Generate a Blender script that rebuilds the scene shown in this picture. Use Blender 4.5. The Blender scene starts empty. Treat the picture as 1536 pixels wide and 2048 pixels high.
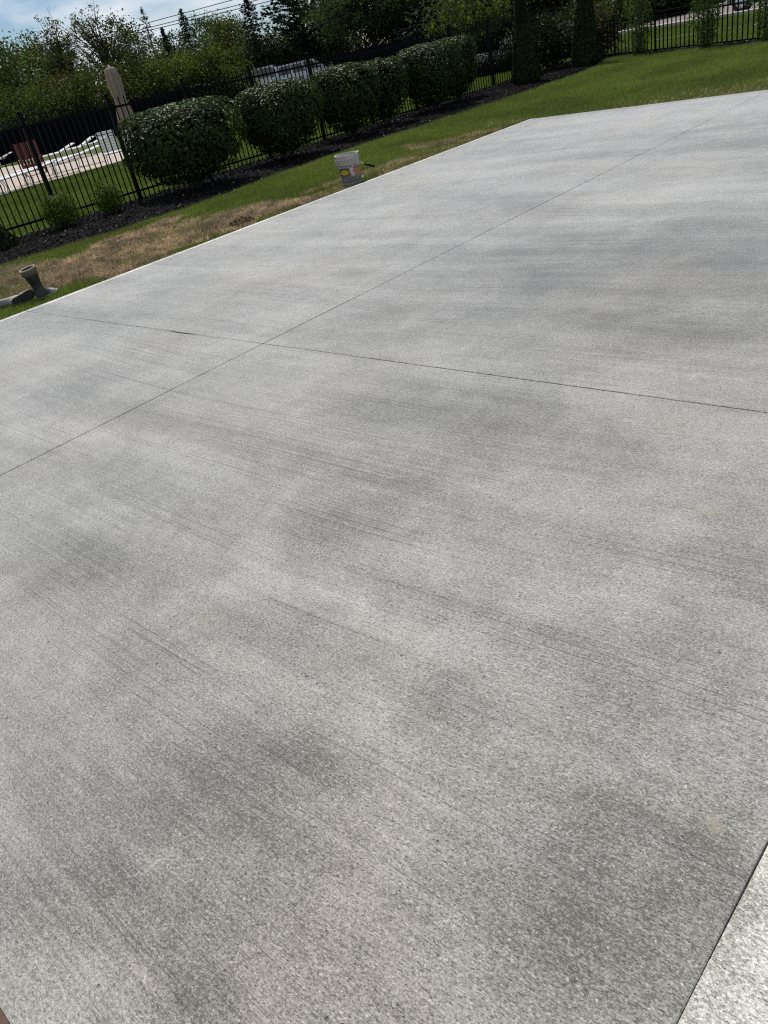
import bpy, bmesh, math, random
import numpy as np
from mathutils import Vector, Matrix, noise as mnoise

# ------------------------------------------------------------------ camera
SC = bpy.context.scene
COL = SC.collection
F_PX, PITCH, ROLL, HEAD, CAM_H = 1525.35, 0.539431, 0.228629, 0.854651, 1.55
_hd = np.array([-math.sin(HEAD), math.cos(HEAD), 0.0]); _rt = np.array([math.cos(HEAD), math.sin(HEAD), 0.0])
_up = np.array([0, 0, 1.0])
FW = _hd*math.cos(PITCH) - _up*math.sin(PITCH)
_cu = _up*math.cos(PITCH) + _hd*math.sin(PITCH)
CR = _rt*math.cos(ROLL) - _cu*math.sin(ROLL)
CU = _cu*math.cos(ROLL) + _rt*math.sin(ROLL)
cam = bpy.data.objects.new('camera', bpy.data.cameras.new('camera')); COL.objects.link(cam)
cam.data.sensor_fit = 'VERTICAL'; cam.data.sensor_height = 36.0
cam.data.lens = F_PX/2048*36.0
cam.data.clip_start = 0.05; cam.data.clip_end = 3000
M = Matrix(((CR[0], CU[0], -FW[0], 0), (CR[1], CU[1], -FW[1], 0), (CR[2], CU[2], -FW[2], CAM_H), (0, 0, 0, 1)))
cam.matrix_world = M
SC.camera = cam

# ------------------------------------------------------------------ sky, sun, exposure
SUN_EL, SUN_AZ = math.radians(57), math.radians(58)      # azimuth measured from +Y towards -X
SKY_STRENGTH = 0.072
w = bpy.data.worlds.new('World'); SC.world = w; w.use_nodes = True
nt = w.node_tree; nt.nodes.clear()
def _n(t, **k):
    n = nt.nodes.new(t)
    for a, b in k.items(): setattr(n, a, b)
    return n
out = _n('ShaderNodeOutputWorld'); bg = _n('ShaderNodeBackground'); bg.inputs[1].default_value = SKY_STRENGTH
sky = _n('ShaderNodeTexSky', sky_type='NISHITA', sun_disc=False, sun_elevation=SUN_EL, sun_rotation=-SUN_AZ)
sky.air_density = 1.0; sky.dust_density = 0.6; sky.ozone_density = 3.0
tc = _n('ShaderNodeTexCoord'); mp = _n('ShaderNodeMapping'); mp.inputs['Scale'].default_value = (2.6, 2.6, 9.0)
mp.inputs['Location'].default_value = (1.7, 0.4, 0.3)
cn = _n('ShaderNodeTexNoise'); cn.inputs['Scale'].default_value = 1.5; cn.inputs['Detail'].default_value = 7; cn.inputs['Roughness'].default_value = 0.55
cr = _n('ShaderNodeValToRGB'); cr.color_ramp.elements[0].position = 0.44; cr.color_ramp.elements[1].position = 0.60
mx = _n('ShaderNodeMixRGB'); mx.inputs[2].default_value = (11.5, 11.9, 12.6, 1)
nt.links.new(tc.outputs['Generated'], mp.inputs[0]); nt.links.new(mp.outputs[0], cn.inputs['Vector'])
nt.links.new(cn.outputs['Fac'], cr.inputs[0]); nt.links.new(cr.outputs[0], mx.inputs[0])
tn = _n('ShaderNodeMixRGB', blend_type='MULTIPLY'); tn.inputs[0].default_value = 1.0; tn.inputs[2].default_value = (0.80, 0.93, 1.08, 1)
nt.links.new(sky.outputs[0], tn.inputs[1]); nt.links.new(tn.outputs[0], mx.inputs[1]); nt.links.new(mx.outputs[0], bg.inputs[0]); nt.links.new(bg.outputs[0], out.inputs[0])

sl = bpy.data.lights.new('sun', 'SUN'); sl.energy = 4.2; sl.angle = math.radians(0.53); sl.color = (1.0, 0.955, 0.88)
so = bpy.data.objects.new('sun', sl); COL.objects.link(so)
SDIR = np.array([-math.sin(SUN_AZ)*math.cos(SUN_EL), math.cos(SUN_AZ)*math.cos(SUN_EL), math.sin(SUN_EL)])
so.rotation_euler = Vector(SDIR).to_track_quat('Z', 'Y').to_euler()
so.location = (0, 0, 30)
SC.view_settings.view_transform = 'Standard'; SC.view_settings.look = 'None'
SC.cycles.use_denoising = False; SC.cycles.pixel_filter_type = 'BLACKMAN_HARRIS'; SC.cycles.filter_width = 1.15
SC.cycles.use_adaptive_sampling = False; SC.cycles.sample_clamp_indirect = 4.0
SC.view_settings.exposure = 0.05; SC.view_settings.gamma = 1.0; SC.view_settings.use_curve_mapping = False

# ------------------------------------------------------------------ helpers
RNG = np.random.default_rng(7); random.seed(7)
CAMP = np.array([0, 0, CAM_H])
def ray(x, y): return FW*F_PX + CR*(x-768) + CU*(1024-y)
def ground(x, y, z=0.0):
    d = ray(x, y); t = (z-CAM_H)/d[2]; return CAMP + t*d
def aim(x, y, D):                     # the point at horizontal distance D in the direction of a photograph point
    d = ray(x, y); return CAMP + d*(D/math.hypot(d[0], d[1]))
def proj(P):
    d = np.asarray(P, float) - CAMP; z = d@FW; z = np.where(z < 0.05, 0.05, z)
    return 768 + F_PX*(d@CR)/z, 1024 - F_PX*(d@CU)/z, z
def in_view(P, m=60):
    x, y, z = proj(P); return (x > -m) & (x < 1536+m) & (y > -m) & (y < 2048+m) & (z > 0.1)
_h = RNG.random((256, 256))
def vnoise(x, y):
    xi = np.floor(x).astype(int); yi = np.floor(y).astype(int); fx = x-xi; fy = y-yi
    fx = fx*fx*(3-2*fx); fy = fy*fy*(3-2*fy)
    g = lambda a, b: _h[a % 256, b % 256]
    return (g(xi, yi)*(1-fx)+g(xi+1, yi)*fx)*(1-fy) + (g(xi, yi+1)*(1-fx)+g(xi+1, yi+1)*fx)*fy

def link(o, parent=None):
    COL.objects.link(o)
    if parent is not None: o.parent = parent
    return o
def tag(o, label=None, cat=None, group=None, kind=None):
    if label: o['label'] = label
    if cat: o['category'] = cat
    if group: o['group'] = group
    if kind: o['kind'] = kind
    return o
def thing(name, loc, rz=0, label=None, cat=None, group=None):
    o = bpy.data.objects.new(name, None); o.empty_display_size = 0.2
    o.location = loc; o.rotation_euler = (0, 0, rz); link(o)
    return tag(o, label, cat, group)
def copy_tree(o, parent=None):
    c = o.copy(); COL.objects.link(c)
    if parent is not None: c.parent = parent
    for ch in list(o.children): copy_tree(ch, c)
    return c
def mesh_np(name, V, F, mat, parent=None, col=None, smooth=False, mats=None, midx=None):
    V = np.asarray(V, np.float32); F = np.asarray(F, np.int32); k = F.shape[1]
    me = bpy.data.meshes.new(name)
    me.vertices.add(len(V)); me.vertices.foreach_set('co', V.ravel())
    me.loops.add(F.size); me.loops.foreach_set('vertex_index', F.ravel())
    me.polygons.add(len(F)); me.polygons.foreach_set('loop_start', np.arange(0, F.size, k, dtype=np.int32))
    if smooth: me.polygons.foreach_set('use_smooth', np.ones(len(F), bool))
    if col is not None:
        a = me.color_attributes.new('tint', 'FLOAT_COLOR', 'POINT')
        c4 = np.ones((len(V), 4), np.float32); c4[:, :3] = col; a.data.foreach_set('color', c4.ravel())
    me.materials.append(mat)
    me.update(); me.validate()
    return link(bpy.data.objects.new(name, me), parent)
class MB:
    def __init__(s): s.v = []; s.f = []; s.m = []; s.sm = []
    def add(s, vs, fs, mi=0, smooth=False):
        o = len(s.v); s.v += [tuple(map(float, v)) for v in vs]
        for f in fs: s.f.append(tuple(i+o for i in f)); s.m.append(mi); s.sm.append(smooth)
    def box(s, lo, hi, mi=0):
        x0, y0, z0 = lo; x1, y1, z1 = hi
        s.add([(x0,y0,z0),(x1,y0,z0),(x1,y1,z0),(x0,y1,z0),(x0,y0,z1),(x1,y0,z1),(x1,y1,z1),(x0,y1,z1)],
              [(0,3,2,1),(4,5,6,7),(0,1,5,4),(1,2,6,5),(2,3,7,6),(3,0,4,7)], mi)
    def tube(s, pts, r, n=6, mi=0, cap=True, smooth=True):
        pts = [np.array(p, float) for p in pts]; rs = r if hasattr(r, '__len__') else [r]*len(pts)
        vs = []; fs = []; prev = None
        for i, p in enumerate(pts):
            t = pts[min(i+1, len(pts)-1)] - pts[max(i-1, 0)]; t = t/(np.linalg.norm(t)+1e-9)
            a = np.cross(t, [0, 0, 1.0]) if prev is None else prev - t*(prev@t)
            if np.linalg.norm(a) < 1e-4: a = np.cross(t, [0, 1.0, 0.01])
            a /= np.linalg.norm(a); prev = a; b = np.cross(t, a)
            for j in range(n):
                q = 2*math.pi*j/n; vs.append(p + rs[i]*(math.cos(q)*a + math.sin(q)*b))
        for i in range(len(pts)-1):
            for j in range(n):
                fs.append((i*n+j, i*n+(j+1) % n, (i+1)*n+(j+1) % n, (i+1)*n+j))
        if cap: fs.append(tuple(range(n-1, -1, -1))); fs.append(tuple((len(pts)-1)*n+j for j in range(n)))
        s.add(vs, fs, mi, smooth)
    def lathe(s, prof, n=24, mi=0, c=(0, 0, 0), smooth=True):
        vs = []; fs = []
        for r, z in prof:
            for j in range(n):
                q = 2*math.pi*j/n; vs.append((c[0]+r*math.cos(q), c[1]+r*math.sin(q), c[2]+z))
        for i in range(len(prof)-1):
            for j in range(n): fs.append((i*n+j, i*n+(j+1) % n, (i+1)*n+(j+1) % n, (i+1)*n+j))
        s.add(vs, fs, mi, smooth)
    def build(s, name, mat, parent=None):
        me = bpy.data.meshes.new(name); me.from_pydata(s.v, [], s.f)
        for m in (mat if isinstance(mat, (list, tuple)) else [mat]): me.materials.append(m)
        me.polygons.foreach_set('material_index', s.m); me.polygons.foreach_set('use_smooth', s.sm); me.update()
        return link(bpy.data.objects.new(name, me), parent)
def tube_np(segs, n=5):               # many tapered limbs (p0, p1, r0, r1) as one quad mesh
    p0 = np.array([s[0] for s in segs]); p1 = np.array([s[1] for s in segs])
    r0 = np.array([s[2] for s in segs])[:, None]; r1 = np.array([s[3] for s in segs])[:, None]
    t = p1-p0; t /= np.linalg.norm(t, axis=1)[:, None]+1e-9
    a = np.cross(t, np.array([0.31, 0.2, 0.93])); a /= np.linalg.norm(a, axis=1)[:, None]+1e-9; b = np.cross(t, a)
    V = []
    for p, r in ((p0, r0), (p1, r1)):
        for j in range(n):
            q = 2*math.pi*j/n; V.append(p + r*(math.cos(q)*a+math.sin(q)*b))
    V = np.stack(V, 1); m = len(segs); F = []
    for j in range(n):
        F.append(np.array([j, (j+1) % n, n+(j+1) % n, n+j])[None] + (np.arange(m)*2*n)[:, None])
    return V.reshape(-1, 3), np.concatenate(F)
def unit(v): return v/(np.linalg.norm(v, axis=-1, keepdims=True)+1e-9)
def leaves_np(P, Nrm, size, aspect=0.5, axis=None, fold=0.12):
    n = len(P); Nrm = unit(Nrm)
    ax = RNG.normal(size=(n, 3)) if axis is None else axis
    ax = unit(ax - Nrm*(ax*Nrm).sum(1, keepdims=True)); sd = np.cross(Nrm, ax)
    L = np.broadcast_to(np.asarray(size, float).reshape(-1, 1), (n, 1)); W = L*aspect
    V = np.stack([P-ax*L*.5, P+sd*W*.5+Nrm*L*fold-ax*L*.05, P+ax*L*.5, P-sd*W*.5+Nrm*L*fold-ax*L*.05], 1)
    F = np.concatenate([np.array([[0, 1, 2]])+4*np.arange(n)[:, None], np.array([[0, 2, 3]])+4*np.arange(n)[:, None]])
    return V.reshape(-1, 3), F

# ------------------------------------------------------------------ materials
def mat_base(name):
    m = bpy.data.materials.new(name); m.use_nodes = True; t = m.node_tree
    return m, t, t.nodes['Principled BSDF']
class G:
    """small node writer"""
    def __init__(s, t): s.t = t
    def n(s, typ, **k):
        n = s.t.nodes.new(typ)
        for a, b in k.items(): setattr(n, a, b)
        return n
    def put(s, sock, v):
        if hasattr(v, 'is_output'): s.t.links.new(v, sock)
        else: sock.default_value = v
    def math(s, op, a, b=None, c=None, clamp=False):
        n = s.n('ShaderNodeMath', operation=op, use_clamp=clamp); s.put(n.inputs[0], a)
        if b is not None: s.put(n.inputs[1], b)
        if c is not None: s.put(n.inputs[2], c)
        return n.outputs[0]
    def vmath(s, op, a, b):
        n = s.n('ShaderNodeVectorMath', operation=op); s.put(n.inputs[0], a); s.put(n.inputs[1], b); return n.outputs[0]
    def map(s, v, scale=(1, 1, 1), loc=(0, 0, 0), rot=(0, 0, 0)):
        n = s.n('ShaderNodeMapping'); s.put(n.inputs[0], v); n.inputs['Scale'].default_value = scale
        n.inputs['Location'].default_value = loc; n.inputs['Rotation'].default_value = rot; return n.outputs[0]
    def noise(s, v, scale, detail=4, rough=0.55, dist=0.0):
        n = s.n('ShaderNodeTexNoise'); s.put(n.inputs['Vector'], v); n.inputs['Scale'].default_value = scale
        n.inputs['Detail'].default_value = detail; n.inputs['Roughness'].default_value = rough; n.inputs['Distortion'].default_value = dist
        return n.outputs['Fac']
    def ramp(s, v, a, b, lo=0.0, hi=1.0):
        n = s.n('ShaderNodeMapRange', clamp=True); s.put(n.inputs[0], v)
        for i, x in enumerate((a, b, lo, hi)): s.put(n.inputs[i+1], x)
        return n.outputs[0]
    def mix(s, f, a, b, mode='MIX'):
        n = s.n('ShaderNodeMixRGB', blend_type=mode); s.put(n.inputs[0], f); s.put(n.inputs[1], a); s.put(n.inputs[2], b); return n.outputs[0]
    def bump(s, hgt, strength, dist, nrm=None):
        n = s.n('ShaderNodeBump'); s.put(n.inputs['Height'], hgt); n.inputs['Strength'].default_value = strength; n.inputs['Distance'].default_value = dist
        if nrm is not None: s.put(n.inputs['Normal'], nrm)
        return n.outputs[0]
def simple(name, c, rough=0.6, spec=0.5, metal=0.0, var=0.15, scale=8.0, bump=0.0):
    m, t, p = mat_base(name); g = G(t)
    pos = g.n('ShaderNodeTexCoord').outputs['Object']
    f = g.noise(pos, scale, 5)
    p.inputs['Base Color'].default_value = (*c, 1)
    col = g.mix(g.ramp(f, 0.3, 0.7), (*[x*(1-var) for x in c], 1), (*[min(1, x*(1+var)) for x in c], 1))
    g.put(p.inputs['Base Color'], col)
    p.inputs['Roughness'].default_value = rough; p.inputs['Specular IOR Level'].default_value = spec; p.inputs['Metallic'].default_value = metal
    if bump: g.put(p.inputs['Normal'], g.bump(g.noise(pos, scale*6, 4), 0.6, bump))
    return m
def leafmat(name, rough=0.45, trans=0.2, spec=0.4, tcol=(1.5, 1.7, 0.5)):
    m, t, p = mat_base(name); g = G(t)
    a = g.n('ShaderNodeAttribute', attribute_name='tint').outputs['Color']
    g.put(p.inputs['Base Color'], a); p.inputs['Roughness'].default_value = rough; p.inputs['Specular IOR Level'].default_value = spec
    if trans > 0:
        tr = g.n('ShaderNodeBsdfTranslucent'); g.put(tr.inputs[0], g.mix(1.0, a, (*tcol, 1), 'MULTIPLY'))
        ms = g.n('ShaderNodeMixShader'); ms.inputs[0].default_value = trans
        t.links.new(p.outputs[0], ms.inputs[1]); t.links.new(tr.outputs[0], ms.inputs[2])
        t.links.new(ms.outputs[0], t.nodes['Material Output'].inputs[0])
    return m

def concrete(name, tone=1.0, smooth=0.0):
    m, t, p = mat_base(name); g = G(t)
    pos = g.n('ShaderNodeNewGeometry').outputs['Position']
    # the broom was drawn along X: warp a little so that no stroke is ruler straight
    wob = g.noise(g.map(pos, (0.22, 0.16, 1)), 1.0, 1)
    wv = g.n('ShaderNodeCombineXYZ'); g.put(wv.inputs[1], g.math('MULTIPLY', g.math('SUBTRACT', wob, 0.5), 0.5))
    wp = g.vmath('ADD', pos, wv.outputs[0])
    big = g.noise(pos, 0.55, 4, 0.55, 0.4)
    med = g.noise(pos, 1.9, 5, 0.6, 0.6)
    fin = g.noise(pos, 9.0, 4, 0.6)
    band = g.noise(g.map(wp, (0.20, 2.3, 1)), 1.0, 5, 0.62)           # broad pale and dark passes of the broom
    strk = g.noise(g.map(wp, (0.8, 34, 1)), 1.0, 4, 0.65)            # bristle streaks
    strk2 = g.noise(g.map(wp, (3.5, 150, 1)), 1.0, 3, 0.6)
    lin = g.noise(g.map(wp, (0.10, 13.0, 1), (3.1, 1.7, 0)), 1.0, 1, 0.4)
    ridge = g.math('ABSOLUTE', g.math('SUBTRACT', lin, 0.5))
    lines = g.math('MULTIPLY', g.ramp(ridge, 0.0, 0.012, 1.0, 0.0), g.ramp(g.noise(g.map(wp, (0.7, 5, 1)), 1.0, 3), 0.46, 0.62))   # separate thin dark furrows
    lin2 = g.noise(g.map(wp, (0.14, 42.0, 1), (8.1, 4.7, 0)), 1.0, 1, 0.4)
    lines2 = g.math('MULTIPLY', g.ramp(g.math('ABSOLUTE', g.math('SUBTRACT', lin2, 0.5)), 0.0, 0.02, 1.0, 0.0), g.ramp(g.noise(g.map(wp, (1.4, 9, 1), (4, 2, 0)), 1.0, 3), 0.42, 0.58))
    gr1 = g.noise(g.map(wp, (0.75, 1.1, 1)), 135, 4, 0.75)
    gr2 = g.noise(g.map(wp, (0.6, 1.15, 1)), 310, 3, 0.7)
    vo = g.n('ShaderNodeTexVoronoi'); g.put(vo.inputs['Vector'], pos); vo.inputs['Scale'].default_value = 26
    pit = g.math('MULTIPLY', g.ramp(vo.outputs['Distance'], 0.06, 0.13, 1.0, 0.0), g.ramp(g.noise(pos, 13, 2), 0.58, 0.64))
    # trowel scratches in pale arcs
    sc = g.noise(g.map(pos, (1, 1, 1), (5.2, 0, 0)), 2.3, 2, 0.4, 1.2)
    scr = g.math('MULTIPLY', g.ramp(g.math('ABSOLUTE', g.math('SUBTRACT', sc, 0.5)), 0.0, 0.006, 1.0, 0.0),
                 g.math('MULTIPLY', g.ramp(med, 0.5, 0.62), g.ramp(fin, 0.45, 0.6)))
    v = g.math('MULTIPLY', g.ramp(big, 0.28, 0.72), 0.20)
    v = g.math('ADD', v, g.math('MULTIPLY', g.ramp(med, 0.27, 0.73), 0.40))
    v = g.math('ADD', v, g.math('MULTIPLY', g.ramp(band, 0.28, 0.72), 0.42))
    v = g.math('ADD', v, g.math('MULTIPLY', g.ramp(fin, 0.3, 0.7), 0.14))
    v = g.math('ADD', v, g.math('MULTIPLY', g.ramp(strk, 0.25, 0.75), 0.11*(1-.6*smooth)))
    v = g.math('ADD', v, g.math('MULTIPLY', g.ramp(strk2, 0.25, 0.75), 0.16))
    v = g.math('SUBTRACT', v, 0.17)
    zone = g.ramp(g.noise(g.map(pos, (.5, .8, 1), (2.2, 5.1, 0)), 0.9, 2, 0.4), 0.40, 0.62, 0.12, 1.0)    # where the bristles bit deeper
    dash = g.ramp(g.noise(g.map(wp, (0.42, 1.25, 1)), 175, 2, 0.5), 0.37, 0.31)
    dash2 = g.ramp(g.noise(g.map(wp, (0.40, 1.25, 1), (4, 7, 0)), 95, 2, 0.5), 0.33, 0.28)
    v = g.math('SUBTRACT', v, g.math('MULTIPLY', dash, 0.40*(1-.6*smooth)))
    v = g.math('SUBTRACT', v, g.math('MULTIPLY', dash2, 0.28*(1-.6*smooth)))
    # sand grains: cells of slightly different tone, a few of them painted bright as sun glints or dark pits
    def grains(scale, st):
        n = g.n('ShaderNodeTexVoronoi'); g.put(n.inputs['Vector'], g.map(wp, (st, 1.0, 1))); n.inputs['Scale'].default_value = scale
        q = g.n('ShaderNodeSeparateColor'); g.put(q.inputs[0], n.outputs['Color']); return q.outputs[0], q.outputs[1], n.outputs['Distance']
    ga, gb, gd = grains(300, .7); gc_, ge, gf = grains(140, .6)
    grn = g.math('ADD', g.math('MULTIPLY', g.math('SUBTRACT', ga, 0.5), 0.40), g.math('MULTIPLY', g.math('SUBTRACT', gc_, 0.5), 0.14))
    grn = g.math('ADD', grn, g.math('MULTIPLY', g.ramp(gb, 0.95, 0.97), 0.34))
    v = g.math('ADD', v, grn)
    v = g.math('ADD', v, g.math('MULTIPLY', g.math('SUBTRACT', gr2, 0.5), 0.9))
    v = g.math('ADD', v, g.math('MULTIPLY', g.math('SUBTRACT', gr1, 0.5), 1.1))
    lin3 = g.noise(g.map(wp, (0.30, 70.0, 1), (1.1, 9.7, 0)), 1.0, 2, 0.5)
    lines3 = g.math('MULTIPLY', g.ramp(g.math('ABSOLUTE', g.math('SUBTRACT', lin3, 0.5)), 0.0, 0.045, 1.0, 0.0), g.ramp(g.noise(g.map(wp, (0.6, 1.6, 1), (9, 3, 0)), 1.0, 3), 0.36, 0.60))
    v = g.math('SUBTRACT', v, g.math('MULTIPLY', g.math('MULTIPLY', lines3, zone), 0.19*(1-.7*smooth)))
    # damp patches, plus painted sheen: darker near end, paler far bands
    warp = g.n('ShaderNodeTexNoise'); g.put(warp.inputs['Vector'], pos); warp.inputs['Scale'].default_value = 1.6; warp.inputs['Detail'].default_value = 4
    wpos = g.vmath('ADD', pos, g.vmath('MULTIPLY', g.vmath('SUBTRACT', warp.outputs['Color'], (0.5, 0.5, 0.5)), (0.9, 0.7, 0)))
    for (x, y, rx, ry, amt) in DAMP_SHEEN:
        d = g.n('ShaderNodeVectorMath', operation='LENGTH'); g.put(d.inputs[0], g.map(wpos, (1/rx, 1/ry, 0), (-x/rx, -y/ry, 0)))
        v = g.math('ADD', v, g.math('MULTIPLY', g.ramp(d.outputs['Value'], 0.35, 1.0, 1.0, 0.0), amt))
    sx = g.n('ShaderNodeSeparateXYZ'); g.put(sx.inputs[0], wp)     # where one broom pass ended short of the next
    yy = g.math('ADD', sx.outputs[1], g.math('MULTIPLY', strk, 0.16))
    passm = g.math('MULTIPLY', g.ramp(yy, 5.80, 5.92, 1.0, 0.0), g.math('MULTIPLY', g.ramp(sx.outputs[0], -4.1, -3.2), g.ramp(yy, 3.0, 4.4)))
    v = g.math('SUBTRACT', v, g.math('MULTIPLY', passm, 0.17))
    v = g.math('SUBTRACT', v, g.math('MULTIPLY', g.math('MULTIPLY', lines, zone), 0.22*(1-smooth)))
    v = g.math('SUBTRACT', v, g.math('MULTIPLY', g.math('MULTIPLY', lines2, zone), 0.17*(1-smooth)))
    v = g.math('SUBTRACT', v, g.math('MULTIPLY', pit, 0.45))
    v = g.math('ADD', v, g.math('MULTIPLY', scr, 0.45))
    lo = (0.100*tone, 0.093*tone, 0.073*tone, 1); hi = (0.520*tone, 0.506*tone, 0.462*tone, 1)
    c = g.mix(g.ramp(v, 0.03, 1.00), lo, hi)
    warm = g.ramp(g.noise(pos, 0.8, 3, 0.5, 0.3), 0.45, 0.75)
    c = g.mix(g.math('MULTIPLY', warm, 0.65), c, g.mix(1.0, c, (1.03, 0.965, 0.885, 1), 'MULTIPLY'))
    for (x, y, rx, ry) in STAINS:
        d = g.n('ShaderNodeVectorMath', operation='LENGTH')
        g.put(d.inputs[0], g.map(g.vmath('ADD', pos, g.vmath('MULTIPLY', g.vmath('SUBTRACT', warp.outputs['Color'], (0.5, 0.5, 0.5)), (0.12, 0.12, 0))), (1/rx, 1/ry, 0), (-x/rx, -y/ry, 0)))
        k = g.math('MULTIPLY', g.ramp(d.outputs['Value'], 0.5, 1.0, 1.0, 0.0), g.ramp(g.noise(pos, 45, 3), 0.35, 0.6))
        c = g.mix(g.math('MULTIPLY', k, 0.55), c, (0.40, 0.335, 0.245, 1))
    g.put(p.inputs['Base Color'], c)
    g.put(p.inputs['Roughness'], g.ramp(med, 0.3, 0.7, 0.44-0.16*smooth, 0.58-0.2*smooth))
    p.inputs['Specular IOR Level'].default_value = 0.5+0.25*smooth
    p.inputs['Sheen Weight'].default_value = 1.0; p.inputs['Sheen Roughness'].default_value = 0.30; p.inputs['Sheen Tint'].default_value = (1, 0.99, 0.96, 1)
    h = g.math('ADD', g.math('MULTIPLY', gr1, 0.7), g.math('ADD', g.math('MULTIPLY', gr2, 0.4), g.math('MULTIPLY', ga, 0.22)))
    h = g.math('SUBTRACT', h, g.math('ADD', g.math('MULTIPLY', lines3, 0.2), g.math('MULTIPLY', dash, 0.5)))
    h = g.math('ADD', h, g.math('MULTIPLY', strk, 0.5*(1-.5*smooth)))
    h = g.math('ADD', h, g.math('MULTIPLY', strk2, 0.3))
    h = g.math('SUBTRACT', h, g.math('MULTIPLY', lines, 0.5*(1-smooth)))
    h = g.math('SUBTRACT', h, pit)
    g.put(p.inputs['Normal'], g.bump(h, 0.9, 0.0060-0.002*smooth))
    return m
#        x      y     rx   ry   amount (damp spots; some near dark and far pale ones paint sheen)
DAMP_SHEEN = [(-2.25, 1.75, .55, .42, -.26), (-2.3, 2.6, 1.1, .35, -.16), (-2.95, .85, .6, .25, -.20), (-.5, .8, .42, .38, -.24),
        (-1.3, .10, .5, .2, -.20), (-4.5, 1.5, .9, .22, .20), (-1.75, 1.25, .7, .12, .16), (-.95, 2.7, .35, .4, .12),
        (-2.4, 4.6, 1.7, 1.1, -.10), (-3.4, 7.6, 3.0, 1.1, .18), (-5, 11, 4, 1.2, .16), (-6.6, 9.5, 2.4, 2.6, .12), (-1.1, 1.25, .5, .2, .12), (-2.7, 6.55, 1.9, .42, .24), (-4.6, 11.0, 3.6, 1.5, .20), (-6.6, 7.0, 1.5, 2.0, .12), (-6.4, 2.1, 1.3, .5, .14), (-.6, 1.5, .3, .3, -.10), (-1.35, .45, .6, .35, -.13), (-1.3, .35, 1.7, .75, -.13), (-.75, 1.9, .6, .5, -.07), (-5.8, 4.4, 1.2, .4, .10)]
STAINS = [(-.87, 2.21, .055, .05), (-.405, 1.06, .03, .028), (-1.27, 2.76, .05, .05), (-2.06, .92, .04, .028)]

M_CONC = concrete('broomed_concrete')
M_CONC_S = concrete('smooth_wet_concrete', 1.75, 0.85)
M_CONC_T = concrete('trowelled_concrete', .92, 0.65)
M_GAP = simple('joint_shadow', (0.035, 0.034, 0.032), 0.9)
M_GRASS = leafmat('grass_blade', 0.5, 0.34, 0.2, (1.3, 1.45, 0.5))
M_STRAW = leafmat('straw_blade', 0.7, 0.15, 0.25, (1.2, 1.1, 0.8))
M_HEDGE = leafmat('hedge_leaf', 0.42, 0.16, 0.06)
M_BOX = leafmat('boxwood_leaf', 0.45, 0.32, 0.06)
M_TREE = leafmat('tree_leaf', 0.6, 0.30, 0.08)
M_CONIF = leafmat('conifer_needle', 0.65, 0.05, 0.12)
M_BARK = simple('bark', (0.055, 0.045, 0.035), 0.9, var=0.3, scale=5, bump=0.01)
M_CORE = simple('shade_core_dark', (0.009, 0.012, 0.005), 0.95, 0.05, var=.4, scale=20, bump=.02)  # dark fill of the added light-blocking cores
M_IRON = simple('black_powder_coat', (0.004, 0.004, 0.005), 0.5, 0.07, var=0.2)
M_SCREEN = simple('black_privacy_mesh', (0.0035, 0.004, 0.007), 0.9, 0.03, var=0.3, scale=1.5)

# ------------------------------------------------------------------ ground sheets
def ground_mat(name, c0, c1, c2, s=(0.6, 3.0, 40.0), bump=0.02, rough=0.9):
    m, t, p = mat_base(name); g = G(t); pos = g.n('ShaderNodeNewGeometry').outputs['Position']
    a = g.ramp(g.noise(pos, s[0], 4, 0.6), 0.35, 0.65); b = g.ramp(g.noise(pos, s[1], 5, 0.65), 0.3, 0.7)
    f = g.noise(pos, s[2], 4, 0.7)
    c = g.mix(a, (*c0, 1), (*c1, 1)); c = g.mix(g.math('MULTIPLY', b, 0.5), c, (*c2, 1))
    c = g.mix(1.0, c, g.mix(g.ramp(f, 0.3, 0.7), (0.6, 0.6, 0.6, 1), (1.35, 1.35, 1.35, 1)), 'MULTIPLY')
    g.put(p.inputs['Base Color'], c); p.inputs['Roughness'].default_value = rough; p.inputs['Specular IOR Level'].default_value = 0.06
    g.put(p.inputs['Normal'], g.bump(f, 0.8, bump))
    return m
M_LAWN = ground_mat('lawn_turf', (0.062, 0.092, 0.022), (0.080, 0.112, 0.030), (0.090, 0.100, 0.036))
M_SOIL = ground_mat('dry_soil', (0.17, 0.115, 0.065), (0.13, 0.085, 0.048), (0.20, 0.14, 0.08), (2, 9, 60))
M_MULCH = ground_mat('black_mulch', (0.011, 0.010, 0.010), (0.015, 0.014, 0.014), (0.008, 0.0075, 0.008), (2, 14, 70), 0.03)
M_DECK = ground_mat('pool_deck_concrete', (0.42, 0.36, 0.30), (0.46, 0.40, 0.34), (0.36, 0.31, 0.26), (0.4, 1.5, 20), 0.004, 0.8)
M_ROAD = ground_mat('pale_asphalt', (0.19, 0.17, 0.155), (0.23, 0.205, 0.19), (0.15, 0.14, 0.13), (0.4, 1.5, 30), 0.004, 0.8)
M_KERB = ground_mat('kerb_concrete', (0.40, 0.36, 0.32), (0.46, 0.42, 0.38), (0.33, 0.30, 0.27), (0.5, 3, 30), 0.003, 0.8)
M_BANK = ground_mat('dry_verge', (0.24, 0.21, 0.13), (0.34, 0.30, 0.21), (0.14, 0.15, 0.06), (0.15, 0.6, 8), 0.02)

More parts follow.
